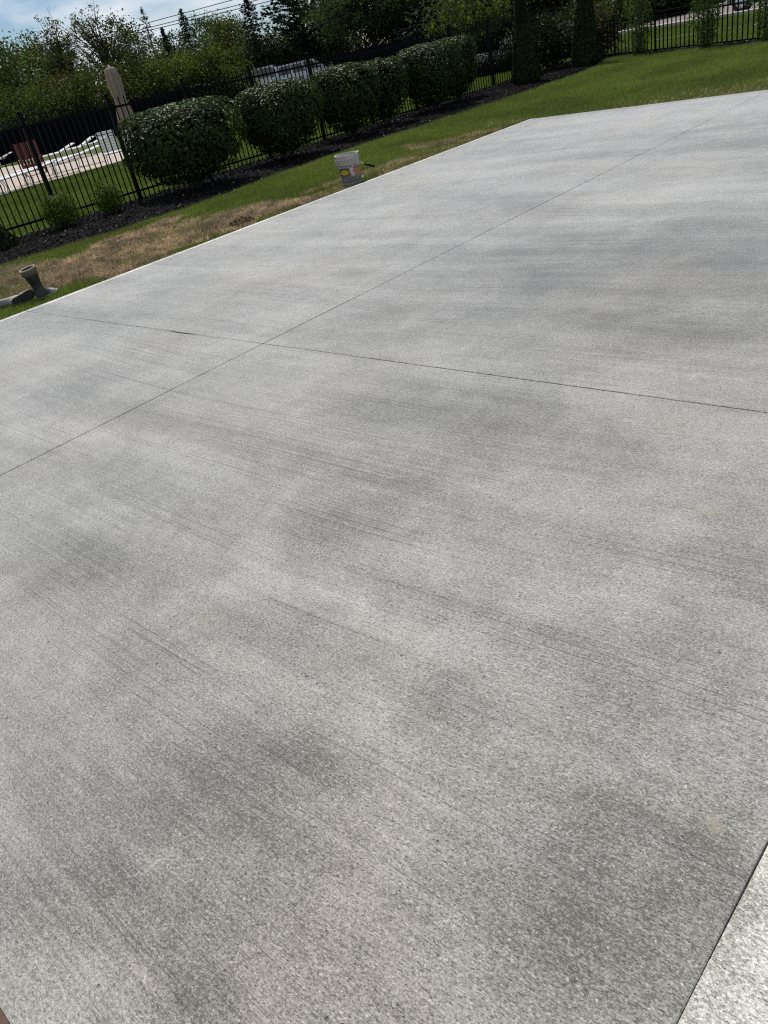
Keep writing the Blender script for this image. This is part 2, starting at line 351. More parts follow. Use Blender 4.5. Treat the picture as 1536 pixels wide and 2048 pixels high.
def sheet(name, pts, z, mat, kind='structure', sub=0):
    bm = bmesh.new(); vs = [bm.verts.new((x, y, z)) for x, y in pts]; f = bm.faces.new(vs)
    bmesh.ops.recalc_face_normals(bm, faces=bm.faces)
    if f.normal.z < 0: f.normal_flip()
    me = bpy.data.meshes.new(name); bm.to_mesh(me); bm.free(); me.materials.append(mat)
    return tag(link(bpy.data.objects.new(name, me)), kind=kind)
GZ = -0.045
sheet('ground', [(-900, -700), (900, -700), (900, 1200), (-900, 1200)], GZ, M_LAWN)

# slab of separate panels with sawn joints
XL, XJ, XR, XE = -8.07, -4.225, -0.29, 1.3
YB, YC, YF = -0.149, 2.96, 12.2
slab = tag(thing('concrete_slab', (0, 0, 0)), kind='structure')
def panel(pts, mat, drop=0.12, e=0.0025, label=None):
    """a slab panel with eased edges; pts counter-clockwise"""
    n = len(pts); P = np.array(pts, float)
    inn = []
    for i in range(n):
        a = P[i-1]; b = P[i]; c = P[(i+1) % n]
        d1 = (b-a)/np.linalg.norm(b-a); d2 = (c-b)/np.linalg.norm(c-b)
        n1 = np.array([-d1[1], d1[0]]); n2 = np.array([-d2[1], d2[0]]); k = n1+n2; k = k/max(0.4, (k@k))*2
        inn.append(b+k*e)
    V = [(x, y, 0) for x, y in inn] + [(x, y, -e*.8) for x, y in P] + [(x, y, -drop) for x, y in P]
    Fs = [tuple(range(n))]
    for r in (0, 1):
        for i in range(n): Fs.append(((r+1)*n+i, (r+1)*n+(i+1) % n, r*n+(i+1) % n, r*n+i))
    mb = MB(); mb.add(V, Fs); o = mb.build('slab_panel', mat, slab)
    if label: o['label'] = label
    return o
g2 = 0.0036
def wav(p, q, n=14, a=0.0012):
    out = []
    for i in range(n):
        t = i/n; d = np.array(q, float)-np.array(p, float); nn = np.array([-d[1], d[0]])/np.linalg.norm(d)
        out.append(tuple(np.array(p)+d*t+nn*(random.uniform(-a, a) if i else 0)))
    return out
def rect(x0, y0, x1, y1, chip=None, a=0.0012):
    pts = wav((x0, y0), (x1, y0), a=a)+wav((x1, y0), (x1, y1), a=a)
    if chip: pts += wav((x1, y1), (chip+.14, y1), 6)+[(chip+.10, y1-.012), (chip+.02, y1-.016), (chip-.08, y1-.010)]+wav((chip-.16, y1), (x0, y1), 6)
    else: pts += wav((x1, y1), (x0, y1), a=a)
    pts += wav((x0, y1), (x0, y0), a=a)
    return pts
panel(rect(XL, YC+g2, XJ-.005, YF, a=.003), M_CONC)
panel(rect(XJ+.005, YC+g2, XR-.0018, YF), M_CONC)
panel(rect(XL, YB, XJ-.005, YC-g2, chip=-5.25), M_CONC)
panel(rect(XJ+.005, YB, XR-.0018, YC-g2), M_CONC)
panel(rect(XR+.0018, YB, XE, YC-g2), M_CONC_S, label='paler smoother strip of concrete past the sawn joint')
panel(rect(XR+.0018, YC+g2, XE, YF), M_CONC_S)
base = MB(); base.box((XL+.02, YB+.02, -.10), (XE-.02, YF-.02, -.030)); base.build('joint_bed', M_GAP, slab)
# tooled border left by the edging trowel along the lawn side: a shallow raised lip
lip = MB()
for (a, b, c, d) in ((XL+.012, YB+.02, XL+.085, YC-.01), (XL+.012, YC+.01, XL+.085, YF-.012)):
    lip.add([(a, b, .0004), (c, b, .0004), (c, d, .0004), (a, d, .0004), (a+.01, b+.003, .0040), (c-.006, b+.003, .0032), (c-.006, d-.003, .0032), (a+.01, d-.003, .0040)],
            [(4, 5, 6, 7), (0, 1, 5, 4), (1, 2, 6, 5), (2, 3, 7, 6), (3, 0, 4, 7)])
lip.build('tooled_border', M_CONC_S, slab)
nb = MB(); xs = np.linspace(XL+.1, XR-.03, 90)          # hand-trowelled band along the near end
for i, x in enumerate(xs):
    yi = YB+.125+.018*(vnoise(np.array(x*5.0), np.array(1.3))-.5)
    nb.v += [(float(x), YB+.0035, .0012), (float(x), float(yi)-.012, .0026), (float(x), float(yi), .0003)]
nb.f = []
for i in range(len(xs)-1):
    for k in (0, 1): nb.f.append((3*i+k, 3*i+3+k, 3*i+4+k, 3*i+1+k))
nb.m = [0]*len(nb.f); nb.sm = [False]*len(nb.f); nb.build('tooled_border', M_CONC_T, slab)
gv = MB()
for a, b in ((YB+.02, YC-.01), (YC+.01, YF-.09)): gv.box((XL+.0865, a, -.001), (XL+.0925, b, .0006))
gv.build('edging_groove', M_GAP, slab)

# brown form board left along the near end of the slab
M_WOOD = simple('weathered_form_wood', (0.11, 0.062, 0.042), 0.8, 0.3, var=0.3, scale=7, bump=0.004)
fb = MB(); fb.box((-3.2, YB-.045, -.13), (-.2, YB-.0015, -.002))
tag(fb.build('form_board', M_WOOD), 'brown wooden form board along the near end of the concrete', 'board')

# mulch bed edge towards the lawn
MY = np.array([-6, 0, 4.3, 5.6, 7.4, 9.3, 11.3, 14.3, 16.7, 19.7, 21.2, 22.2]); MX = np.array([-12.6, -12.2, -11.72, -11.35, -11.2, -11.45, -11.58, -11.45, -11.28, -11.35, -11.7, -12.1])
def mulch_x(y): return np.interp(y, MY, MX)
FA, FB = np.array([-13.9, 23.99]), np.array([-3.0, 18.10])       # right hand fence line
FS = (FB[1]-FA[1])/(FB[0]-FA[0])
def fence_y(x): return FA[1]+FS*(np.asarray(x)-FA[0])
mulch = []
ys = np.linspace(-6, 22.2, 140)
mulch = [(float(mulch_x(y)+.05*(vnoise(np.array(y*3.1), np.array(2.0))-.5)), float(y)) for y in ys]
for x in np.linspace(-11.9, -3, 40): mulch.append((float(x), float(fence_y(x)-.34-.12*vnoise(np.array(x*2.3), np.array(7.7)))))
mulch += [(-3, float(fence_y(-3)+.15)), (-13.9, float(fence_y(-13.9)+.15)), (-14.35, 24.0), (-14.35, -6)]
sheet('mulch_bed', mulch, GZ+.012, M_MULCH)

SOILP = [(-10.9, 2.2), (-11.0, 4.6), (-10.75, 5.6), (-10.1, 6.5), (-9.3, 7.0), (-8.8, 7.15), (-8.12, 7.6), (-8.12, 5.2), (-8.3, 4.5), (-9.0, 3.9), (-9.6, 3.5), (-10.1, 2.6)]
def inpoly(x, y, poly):
    r = np.zeros(x.shape, bool); j = len(poly)-1
    for i in range(len(poly)):
        xi, yi = poly[i]; xj, yj = poly[j]
        c = ((yi > y) != (yj > y)) & (x < (xj-xi)*(y-yi)/(yj-yi+1e-12)+xi); r ^= c; j = i
    return r
sheet('bare_soil', [(x*0.82-1.70, y*.78+1.15) for x, y in SOILP], GZ+.004, M_SOIL)

# pool deck, road with kerbs, verge beyond
sheet('pool_deck', [(-25.4, -12), (-25.4, 15.9), (-27.6, 17.6), (-33.0, 18.4), (-45, 18.7), (-60, 10), (-60, -12)], GZ+.02, M_DECK)
r0, r1 = np.array([-60., 50.3]), np.array([40., 11.3])
def rline(off, z, mat, name, wd):
    d = (r1-r0)/np.linalg.norm(r1-r0); nn = np.array([-d[1], d[0]])
    a = r0+nn*off; b = r1+nn*off; c = b+nn*wd; e = a+nn*wd
    return sheet(name, [tuple(a), tuple(b), tuple(c), tuple(e)], z, mat)
rline(0.3, GZ+.006, M_ROAD, 'road', 7.2)
for off, wd in ((0.0, .45), (7.4, .4)):
    d = (r1-r0)/np.linalg.norm(r1-r0); nn = np.array([-d[1], d[0]]); a = r0+nn*off; b = r1+nn*off; c = b+nn*wd; e = a+nn*wd
    mb = MB(); z0, z1 = GZ-.1, GZ+.11
    mb.add([(*a, z0), (*b, z0), (*c, z0), (*e, z0), (*a, z1), (*b, z1), (*c, z1), (*e, z1)],
           [(0, 3, 2, 1), (4, 5, 6, 7), (0, 1, 5, 4), (1, 2, 6, 5), (2, 3, 7, 6), (3, 0, 4, 7)])
    tag(mb.build('kerb', M_KERB), kind='structure')
p0, p1 = np.array([-24., 30.1]), np.array([-2., 23.4]); d = (p1-p0)/np.linalg.norm(p1-p0); nn = np.array([-d[1], d[0]])
sheet('edging_strip', [tuple(p0), tuple(p1), tuple(p1+nn*.28), tuple(p0+nn*.28)], GZ+.01, M_KERB)
# raised dry verge behind the far fence, running back to the horizon
V = []; Fq = []
azs = [math.atan2(*(aim(px, 100, 1.0)[:2]*np.array([1, 1]))) for px in np.linspace(-500, 1000, 24)]
rings = [(64, GZ), (70, 1.2), (82, 2.75), (140, 3.2), (700, 5.0)]
for r, z in rings:
    for a in azs: V.append((r*math.sin(a), r*math.cos(a), z+.0*r))
n = len(azs)
for i in range(len(rings)-1):
    for j in range(n-1): Fq.append((i*n+j, i*n+j+1, (i+1)*n+j+1, (i+1)*n+j))
mb = MB(); mb.add(V, Fq, 0, True); tag(mb.build('verge_bank', M_BANK), kind='structure')

# ------------------------------------------------------------------ fences
def straight(nm, o): return o
def spear_picket(h, w):
    mb = MB(); mb.box((-w/2, -w/2, 0.02), (w/2, w/2, h-.03))
    mb.add([(-w/2, -w/2, h-.03), (w/2, -w/2, h-.03), (w/2, w/2, h-.03), (-w/2, w/2, h-.03), (0, 0, h)], [(0, 1, 4), (1, 2, 4), (2, 3, 4), (3, 0, 4)])
    return mb
FX = -14.18
def fdrop(y): return -(y-6.4)*.0125
fence = thing('iron_fence', (FX, 0, GZ), 0, 'tall black picket fence with spiked tops running behind the clipped hedges', 'fence')
pk = None; yp = [3.13-3*1.67+1.67*i for i in range(16)]
for i, y in enumerate(yp):
    if i == 0:
        mb = MB(); mb.box((-.032, -.032, -.4), (.032, .032, 1.735)); mb.box((-.040, -.040, 1.735), (.040, .040, 1.758))
        mb.lathe([(.012, 1.758), (.014, 1.77), (.033, 1.79), (.036, 1.81), (.026, 1.832), (.004, 1.842)], 10)
        post = mb.build('post', M_IRON, fence)
        o = post
    else: o = link(post.copy(), fence)
    o.location = (0, y, fdrop(y))
    if i == len(yp)-1: break
    for k in range(1, 15):
        yy = y+1.67*k/15
        if pk is None: pk = spear_picket(1.77, .017).build('picket', M_IRON, fence); q = pk
        else: q = link(pk.copy(), fence)
        q.location = (random.uniform(-.003, .003), yy, fdrop(yy)+random.uniform(-.004, .004)); q.rotation_euler = (random.uniform(-.006, .006), 0, 0)
for zz in (1.60, .18):
    mb = MB(); y0, y1 = yp[0], yp[-1]
    for a, b in zip(yp[:-1], yp[1:]):
        mb.add([(-.016, a+.035, zz+fdrop(a)-.018), (.016, a+.035, zz+fdrop(a)-.018), (.016, a+.035, zz+fdrop(a)+.018), (-.016, a+.035, zz+fdrop(a)+.018),
                (-.016, b-.035, zz+fdrop(b)-.018), (.016, b-.035, zz+fdrop(b)-.018), (.016, b-.035, zz+fdrop(b)+.018), (-.016, b-.035, zz+fdrop(b)+.018)],
               [(0, 1, 2, 3), (7, 6, 5, 4), (0, 4, 5, 1), (1, 5, 6, 2), (2, 6, 7, 3), (3, 7, 4, 0)])
    mb.build('rail', M_IRON, fence)
# low flat topped fence on the right
L2 = float(np.linalg.norm(FB-FA)); ang = math.atan2(FB[1]-FA[1], FB[0]-FA[0])
low = thing('low_fence', (FA[0], FA[1], GZ), ang, 'low flat-topped black metal fence along the back of the lawn', 'fence')
lp = None; n = int(L2/.168)
for k in range(n):
    if k % 11 == 0:
        mb = MB(); mb.box((-.020, -.020, -.3), (.020, .020, .92)); mb.box((-.025, -.025, .92), (.025, .025, .935))
        o = mb.build('post', M_IRON, low); o.location = (k*.168, 0, 0); continue
    if lp is None:
        mb = MB(); mb.box((-.011, -.011, .05), (.011, .011, .885)); lp = mb.build('picket', M_IRON, low); o = lp
    else: o = link(lp.copy(), low)
    o.location = (k*.168, 0, 0)
for zz in (.90, .79, .055):
    mb = MB(); mb.box((.03, -.017, zz-.015), (L2-.03, .017, zz+.015)); mb.build('rail', M_IRON, low)

# far fences with black screen cloth
def screen_fence(A, B, h, label, step=2.5):
    A = np.array(A[:2]); B = np.array(B[:2]); L = float(np.linalg.norm(B-A)); n = max(2, int(L/step)); s = L/n
    t = thing('screened_fence', (A[0], A[1], GZ), math.atan2(B[1]-A[1], B[0]-A[0]), label, 'fence')
    pm = cm = tip = None
    for i in range(n+1):
        if pm is None: mb = MB(); mb.box((-.04, -.04, -.2), (.04, .04, h+.06)); pm = o = mb.build('post', M_IRON, t)
        else: o = link(pm.copy(), t)
        o.location = (i*s, 0, 0)
        if i == n: break
        if cm is None:
            mb = MB()
            for k in range(9):
                x0, x1 = .05+(s-.1)*k/9, .05+(s-.1)*(k+1)/9
                y0, y1 = .02*math.sin(k*1.9), .02*math.sin((k+1)*1.9)
                mb.add([(x0, y0, .05), (x1, y1, .05), (x1, y1, h-.05), (x0, y0, h-.05)], [(0, 1, 2, 3)])
            cm = o = mb.build('screen_panel', M_SCREEN, t)
            mb = MB(); mb.box((.045, -.02, h-.04), (s-.045, .02, h)); rm = mb.build('rail', M_IRON, t)
            mb = MB()
            for k in range(1, 20): x = s*k/20; mb.box((x-.012, -.012, h+.001), (x+.012, .012, h+.22))
            sp = mb.build('picket_row', M_IRON, t); rr = rm; ss = sp
        else: o = link(cm.copy(), t); rr = link(rm.copy(), t); ss = link(sp.copy(), t)
        for q in (o, rr, ss): q.location = (i*s, 0, 0)
    return t
screen_fence(aim(-160, 240, 50), aim(482, 150, 58), 1.66, 'far black fence with privacy cloth behind the pool loungers')
screen_fence(aim(662, 100, 58), aim(1010, 40, 50), 1.62, 'far black fence with privacy cloth past the parked car')

# ------------------------------------------------------------------ shrubs and hedges
def hedge(loc, rx, ry, h, nleaf, label, base=.16, waist=.66, rz=0.0, group='clipped shrubs along the fence', size=.072, c=(.027, .050, .013), lean=0.0):
    t = thing('clipped_shrub', (loc[0], loc[1], GZ), rz, label, 'shrub', group)
    n = nleaf
    u = RNG.normal(size=(n, 3)); u /= (np.abs(u)**4.6).sum(1, keepdims=True)**(1/4.6)      # rounded box
    r = 1-np.abs(RNG.normal(0, .10, n)); r[: n//6] = RNG.uniform(.4, 1, n//6)
    P = u*r[:, None]
    zc = (P[:, 2]+1)/2                                                                     # 0..1
    wd = np.where(zc < .5, waist+(1-waist)*np.clip(zc/.5, 0, 1)**.7, 1.0)
    bump = 1+.10*(vnoise(u[:, 0]*2.6+loc[1], u[:, 1]*2.6+u[:, 2]*2.1+3)-.5)*2
    P = np.stack([P[:, 0]*rx*wd*bump, P[:, 1]*ry*wd*bump, base+(h-base)*zc+.05*(vnoise(P[:, 0]*4+9, P[:, 1]*4+loc[1])-.5)*(zc > .6)], 1)
    low_keep = ~((zc < .22) & (RNG.random(n) < .55)); P = P[low_keep]; u = u[low_keep]; n = len(P)
    N = unit(u*np.array([1, 1, 1.3])+RNG.normal(0, .55, (n, 3))+np.array([0, 0, .35]))
    V, Fc = leaves_np(P, N, RNG.uniform(.7, 1.25, n)*size, .58)
    tint = np.array(c)*RNG.uniform(.6, 1.5, (n, 1))*np.array([1, 1, 1])+np.where(RNG.random((n, 1)) < .06, .02, 0)*np.array([1.1, 1, .2])
    mesh_np('foliage', V, Fc, M_HEDGE, t, np.repeat(tint, 4, 0))
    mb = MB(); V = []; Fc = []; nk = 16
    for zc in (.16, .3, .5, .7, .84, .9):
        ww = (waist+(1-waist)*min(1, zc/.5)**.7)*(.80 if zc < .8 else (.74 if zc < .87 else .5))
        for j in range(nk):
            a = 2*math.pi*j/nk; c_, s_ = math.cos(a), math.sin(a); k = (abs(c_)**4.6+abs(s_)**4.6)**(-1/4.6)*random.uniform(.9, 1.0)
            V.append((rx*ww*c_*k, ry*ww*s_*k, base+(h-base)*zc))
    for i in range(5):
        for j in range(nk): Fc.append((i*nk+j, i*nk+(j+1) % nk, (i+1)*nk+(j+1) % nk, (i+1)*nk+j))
    Fc.append(tuple(5*nk+j for j in range(nk))); mb.add(V, Fc); mb.build('shade_core', M_CORE, t)  # hidden core added to block sun and darken the shrub front
    segs = []
    for i in range(9):
        a = RNG.uniform(0, 6.28); b = np.array([.10*math.cos(a)*RNG.random(), .10*math.sin(a)*RNG.random(), 0])
        m = np.array([rx*.28*math.cos(a), ry*.28*math.sin(a), base+.10]); e = np.array([rx*.6*math.cos(a), ry*.6*math.sin(a), h*.6])
        segs += [(b, m, .022, .016), (m, e, .016, .006)]
    V, Fc = tube_np(segs, 5); mesh_np('stems', V, Fc, M_BARK, t)
    return t
HEDGES = [((-13.10, 8.72), .93, .95, 1.43, 13000, 'widest clipped shrub, nearest the closed umbrella', 1.0),
          ((-13.10, 11.05), .80, .70, 1.38, 10500, 'clipped shrub directly behind the bucket, second along the fence', 1.0),
          ((-13.20, 13.10), .70, .60, 1.39, 8500, 'clipped shrub third along the fence, behind the bare mulch gap', 1.0),
          ((-13.30, 14.38), .52, .42, 1.33, 5500, 'narrow clipped shrub pressed between two larger ones mid-row', 1.0),
          ((-13.20, 15.95), .70, .66, 1.41, 8500, 'tall clipped shrub second from the far end of the row', 1.0),
          ((-13.45, 17.25), .54, .50, 1.40, 5500, 'last clipped shrub of the row, closest to the cone evergreens', 1.0)]
for (xy, rx, ry, h, n, lb, _) in HEDGES: hedge(xy, rx, ry, h, n, lb)

def boxwood(loc, r, h, n, label):
    t = thing('young_shrub', (loc[0], loc[1], GZ), 0, label, 'shrub', 'young shrubs in the mulch')
    u = unit(RNG.normal(size=(n, 3))); rr = RNG.random(n)**.4
    P = u*rr[:, None]*np.array([r, r, h*.48])+np.array([0, 0, h*.5])
    P *= (1+.35*(vnoise(u[:, 0]*3+loc[1]*7, u[:, 1]*3+u[:, 2]*3)-.5))[:, None]
    up = RNG.random(n) < .25; P[up, 2] += RNG.uniform(0, .10, up.sum())*(P[up, 2] > h*.5)
    N = unit(u+RNG.normal(0, .6, (n, 3))+np.array([0, 0, .4]))
    V, Fc = leaves_np(P, N, RNG.uniform(.7, 1.3, n)*.042, .5)
    tint = np.array([.046, .080, .014])*RNG.uniform(.5, 1.5, (n, 1))
    mesh_np('foliage', V, Fc, M_BOX, t, np.repeat(tint, 4, 0))
    V, Fc = tube_np([(np.zeros(3), np.array([r*.5*math.cos(a), r*.5*math.sin(a), h*.6]), .01, .004) for a in np.linspace(0, 5.5, 7)], 4)
    mesh_np('stems', V, Fc, M_BARK, t)
b1 = ground(127, 436); b2 = ground(223, 410)
boxwood((-13.55, 6.22), .33, .58, 2600, 'young bushy shrub in the mulch, wider one nearest the left fence post')
boxwood((-13.45, 7.10), .27, .50, 2000, 'smaller young shrub in the mulch beside the widest clipped shrub')

def cone_evergreen(loc, r, h, n, label, pw=.9, name='cone_evergreen', cat='evergreen', c=(.020, .034, .010), group=None):
    t = thing(name, (loc[0], loc[1], GZ), 0, label, cat, group)
    z = h*(1-np.sqrt(1-RNG.random(n)*.995)); a = RNG.uniform(0, 6.283, n)
    fr = np.clip(1-z/h, 0, 1)**pw * np.clip(z/(.07*h)+.62, 0, 1)
    lob = 1+.16*(vnoise(a*2.2+loc[1], z*2.6)-.5)*2
    rr = r*fr*lob*(1-np.abs(RNG.normal(0, .07, n)))
    P = np.stack([rr*np.cos(a), rr*np.sin(a), z+.04], 1)
    rad = np.stack([np.cos(a), np.sin(a), np.zeros(n)], 1)
    N = unit(rad+RNG.normal(0, .5, (n, 3))); ax = np.array([0, 0, 1.0])+rad*.35+RNG.normal(0, .3, (n, 3))
    V, Fc = leaves_np(P, N, RNG.uniform(.7, 1.3, n)*.07, .42, ax)
    tint = np.array(c)*RNG.uniform(.5, 1.6, (n, 1))
    mesh_np('foliage', V, Fc, M_CONIF, t, np.repeat(tint, 4, 0))
    mb = MB(); mb.tube([(0, 0, -.05), (0, 0, h*.5), (0, 0, h*.9)], [.05, .035, .008], 6); mb.build('trunk', M_BARK, t)
    mb = MB(); mb.lathe([(r*.60, .10), (r*.66, .3), (r*.52, h*.3), (r*.3, h*.6), (.01, h*.93)], 10); mb.build('shade_core', M_CORE, t)  # unseen core added to stop light passing through the cone
    return t
cone_evergreen((-12.62, 19.1), .43, 3.2, 12000, 'dark cone evergreen at the far end of the clipped shrubs', 1.75, group='cone evergreens in the mulch')
cone_evergreen((-12.15, 21.35), .42, 3.6, 12000, 'dark cone evergreen where the tall fence meets the low fence', 1.5, group='cone evergreens in the mulch')
cone_evergreen((-13.55, 4.93), .36, .66, 3500, 'small dark rounded evergreen at the left end of the mulch bed', .55, 'rounded_evergreen', 'evergreen')

def column_shrub(loc, r, h, n, label, c=(.050, .078, .028)):
    t = thing('column_shrub', (loc[0], loc[1], GZ), 0, label, 'shrub', 'column shrubs along the low fence')
    z = RNG.random(n)**.9*h; a = RNG.uniform(0, 6.283, n)
    prof = np.interp(z/h, [0, .08, .3, .5, .75, 1], [.30, .62, .95, 1.0, .8, .25])
    lob = .72+.75*vnoise(a*1.6+loc[0]*3, z*3.2)
    rr = r*prof*lob*RNG.random(n)**.5
    P = np.stack([rr*np.cos(a), rr*np.sin(a), z], 1); rad = np.stack([np.cos(a), np.sin(a), np.full(n, .5)], 1)
    V, Fc = leaves_np(P, unit(rad+RNG.normal(0, .7, (n, 3))), RNG.uniform(.6, 1.3, n)*.075, .42)
    tint = np.array(c)*RNG.uniform(.5, 1.6, (n, 1))*np.where(RNG.random((n, 1)) < .15, 1.5, 1)
    mesh_np('foliage', V, Fc, M_BOX, t, np.repeat(tint, 4, 0))
    segs = []
    for i in range(5):
        aa = i*1.3; segs.append((np.array([.04*math.cos(aa), .04*math.sin(aa), -.02]), np.array([r*.4*math.cos(aa), r*.4*math.sin(aa), h*.8]), .012, .004))
    V, Fc = tube_np(segs, 5); mesh_np('stems', V, Fc, M_BARK, t)
column_shrub((-11.0, 22.05), .34, 2.3, 3200, 'feathery column shrub by the low fence, nearest the cone evergreens')
column_shrub((-8.68, 20.72), .36, 2.2, 3400, 'feathery column shrub by the low fence, in front of the parked truck')
column_shrub((-7.05, 20.05), .34, 2.0, 2600, 'column shrub at the right end of the low fence')

# ------------------------------------------------------------------ trees
def leafy_tree(loc, h, rad, label, c, nclump=130, per=95, leaf=.19, z0=.18, sparse=0.0, shape=1.0, group=None, name='leafy_tree', trans=True, cs=.9, cat='tree', flat=1.0):
    t = thing(name, loc, RNG.uniform(0, 6), label, cat, group)
    zc = h*(z0+1)/2; hz = h*(1-z0)/2
    u = unit(RNG.normal(size=(nclump, 3))); r = RNG.random(nclump)**.38
    if sparse: r = RNG.random(nclump)**.6
    C = u*r[:, None]; C[:, :2] *= (1-.35*np.clip(C[:, 2:3], 0, 1)*shape)
    C = C*np.array([rad, rad, hz*flat])+np.array([0, 0, zc])
    C *= (1+.30*(vnoise(u[:, 0]*2+loc[0], u[:, 1]*2+u[:, 2]*2+loc[1])-.5))[:, None]
    C[:, 2] = np.clip(C[:, 2], h*.06, h*1.02)
    segs = []; base = np.array([0, 0, -.1]); top = np.array([rad*.05, 0, h*.62])
    tr = h*.016+.03
    segs += [(base, np.array([0, 0, h*.3]), tr*1.2, tr*.9), (np.array([0, 0, h*.3]), top, tr*.9, tr*.35)]
    for i in range(0, nclump, 2 if sparse else 4):
        s = np.array([0, 0, np.clip(C[i, 2]*RNG.uniform(.35, .7), h*.12, h*.6)]); m = s+(C[i]-s)*.5+np.array([0, 0, .08*h*RNG.random()])
        segs += [(s, m, tr*.35, tr*.18), (m, C[i], tr*.18, tr*.05)]
        if sparse:
            for _ in range(2): segs.append((m, C[i]+RNG.normal(0, cs*.7, 3), tr*.14, tr*.04))
    V, Fc = tube_np(segs, 5); mesh_np('trunk', V, Fc, M_BARK, t)
    n = nclump*per
    sc = cs*RNG.uniform(.6, 1.25, (nclump, 1))
    P = (C[:, None, :]+RNG.normal(size=(nclump, per, 3))*sc[:, :, None]*np.array([1, 1, .72])*.5).reshape(-1, 3)
    P[:, 2] = np.maximum(P[:, 2], .1)
    V, Fc = leaves_np(P, RNG.normal(size=(n, 3))+np.array([0, 0, .5]), RNG.uniform(.6, 1.35, n)*leaf, .62)
    ct = np.repeat(RNG.uniform(.6, 1.55, (nclump, 1)), per, 0)*RNG.uniform(.6, 1.4, (n, 1))
    tint = np.array(c)*ct
    mesh_np('crown', V, Fc, M_TREE if trans else M_CONIF, t, np.repeat(tint, 4, 0))
    return t
def conifer(loc, h, rad, label, c, whorls=16, per=7, leaf=.30, sparse=0.0, group=None, flatpad=False, z0=.06):
    t = thing('conifer_tree', loc, RNG.uniform(0, 6), label, 'tree', group)
    segs = [(np.array([0, 0, -.1]), np.array([0, 0, h*.5]), h*.018, h*.010), (np.array([0, 0, h*.5]), np.array([0, 0, h]), h*.010, .015)]
    Ps = []; Ax = []; ct = []
    for i in range(whorls):
        f = i/(whorls-1); z = h*(z0+(1-z0)*f**.92)
        R = rad*((1-f)**.8*.95+.05)*RNG.uniform(.75, 1.12)
        if flatpad: R = rad*math.sin(math.pi*min(1, .18+.80*(1-f)))**.8*RNG.uniform(.6, 1.15)
        k = max(3, int(per*(1-.35*f)))
        if sparse and RNG.random() < sparse*.3: k = 2
        a0 = RNG.uniform(0, 6.28)
        for j in range(k):
            a = a0+6.283*j/k+RNG.normal(0, .2); d = np.array([math.cos(a), math.sin(a), 0]); Rj = R*RNG.uniform(.7, 1.15)
            s = np.array([0, 0, z]); e = s+d*Rj+np.array([0, 0, Rj*(.28 if flatpad else RNG.uniform(-.30, .05))])
            segs.append((s, e, .03+.012*Rj, .012))
            m = int((16+26*Rj)*(1-sparse*.55)); tt = RNG.random(m)**.75
            Q = s+(e-s)*tt[:, None]; wdt = .10+.20*Rj*np.sin(np.pi*np.clip(tt*.85+.1, 0, 1))
            side = np.array([-d[1], d[0], 0])
            Q = Q+side*(RNG.normal(0, 1, m)*wdt*.7)[:, None]+np.array([0, 0, 1])*(RNG.normal(0, .10 if flatpad else .14, m)-(0 if flatpad else .10)*RNG.random(m)*Rj*.6)[:, None]
            Ps.append(Q); Ax.append(np.tile(d, (m, 1))+side*RNG.normal(0, .6, (m, 1))+np.array([0, 0, -.25 if not flatpad else .25])); ct.append(np.full((m, 1), RNG.uniform(.65, 1.35)))
    m = int(26*(1-sparse*.4)); Ps.append(np.stack([RNG.normal(0, .07, m), RNG.normal(0, .07, m), h*(.93+.09*RNG.random(m))], 1)); Ax.append(np.tile([0.1, 0, 1.0], (m, 1))); ct.append(np.ones((m, 1)))
    P = np.concatenate(Ps); A = np.concatenate(Ax); n = len(P)
    V, Fc = leaves_np(P, RNG.normal(size=(n, 3))*.6+np.array([0, 0, .8]), RNG.uniform(.6, 1.4, n)*leaf, .42, A)
    tint = np.array(c)*np.concatenate(ct)*RNG.uniform(.6, 1.4, (n, 1))
    mesh_np('crown', V, Fc, M_CONIF, t, np.repeat(tint, 4, 0))
    V, Fc = tube_np(segs, 5); mesh_np('trunk', V, Fc, M_BARK, t)
    return t
GRN = 'trees beyond the pool'
def T(px, py, D, kind, rad, label, c, **k):
    p = aim(px, py, D); h = p[2]-GZ; loc = (p[0], p[1], GZ)
    if kind == 'L': return leafy_tree(loc, h, rad, label, c, group=GRN, **k)
    return conifer(loc, h, rad, label, c, group=GRN, **k)
OLIVE, MID, BLUEG, YEL, DK, OLB = (.052, .064, .020), (.040, .066, .022), (.030, .058, .034), (.060, .074, .020), (.018, .030, .014), (.066, .062, .024)
T(60, 82, 72, 'L', 4.2, 'broad olive-green tree at the far left, below the airy tall tree', OLIVE, nclump=170, per=95)
T(-40, 105, 66, 'L', 4.0, 'dense green tree cut off by the left edge of the view', MID, nclump=150, per=95)
T(178, 8, 64, 'L', 3.3, 'tall airy tree with open branches and sky showing through', (.046, .058, .024), nclump=210, per=26, leaf=.15, sparse=1.0, z0=.36, cs=.42)
T(95, 30, 66, 'L', 2.0, 'slimmer airy tree with thin leafy sprays beside the tallest airy one', (.046, .056, .024), nclump=95, per=24, leaf=.15, sparse=1.0, z0=.42, cs=.42)
T(243, 45, 70, 'L', 1.5, 'narrow dark leafy tree between the airy tree and the thin spruce', (.030, .046, .020), nclump=60, per=70, z0=.1)
T(284, 22, 74, 'C', 1.9, 'thin ragged spruce with gaps under the power lines', (.020, .034, .026), sparse=.6, whorls=13, per=4, leaf=.20)
T(325, 62, 80, 'C', 1.4, 'small bluish spruce just behind the thin ragged spruce', (.024, .042, .034), sparse=.4)
T(362, 25, 73, 'C', 2.2, 'full dark spruce pointing up between bluish trees', (.020, .036, .025), whorls=16, per=6, leaf=.22, sparse=.2)
T(345, 70, 84, 'L', 3.0, 'bluish-green round tree behind the full dark spruce', BLUEG, nclump=100)
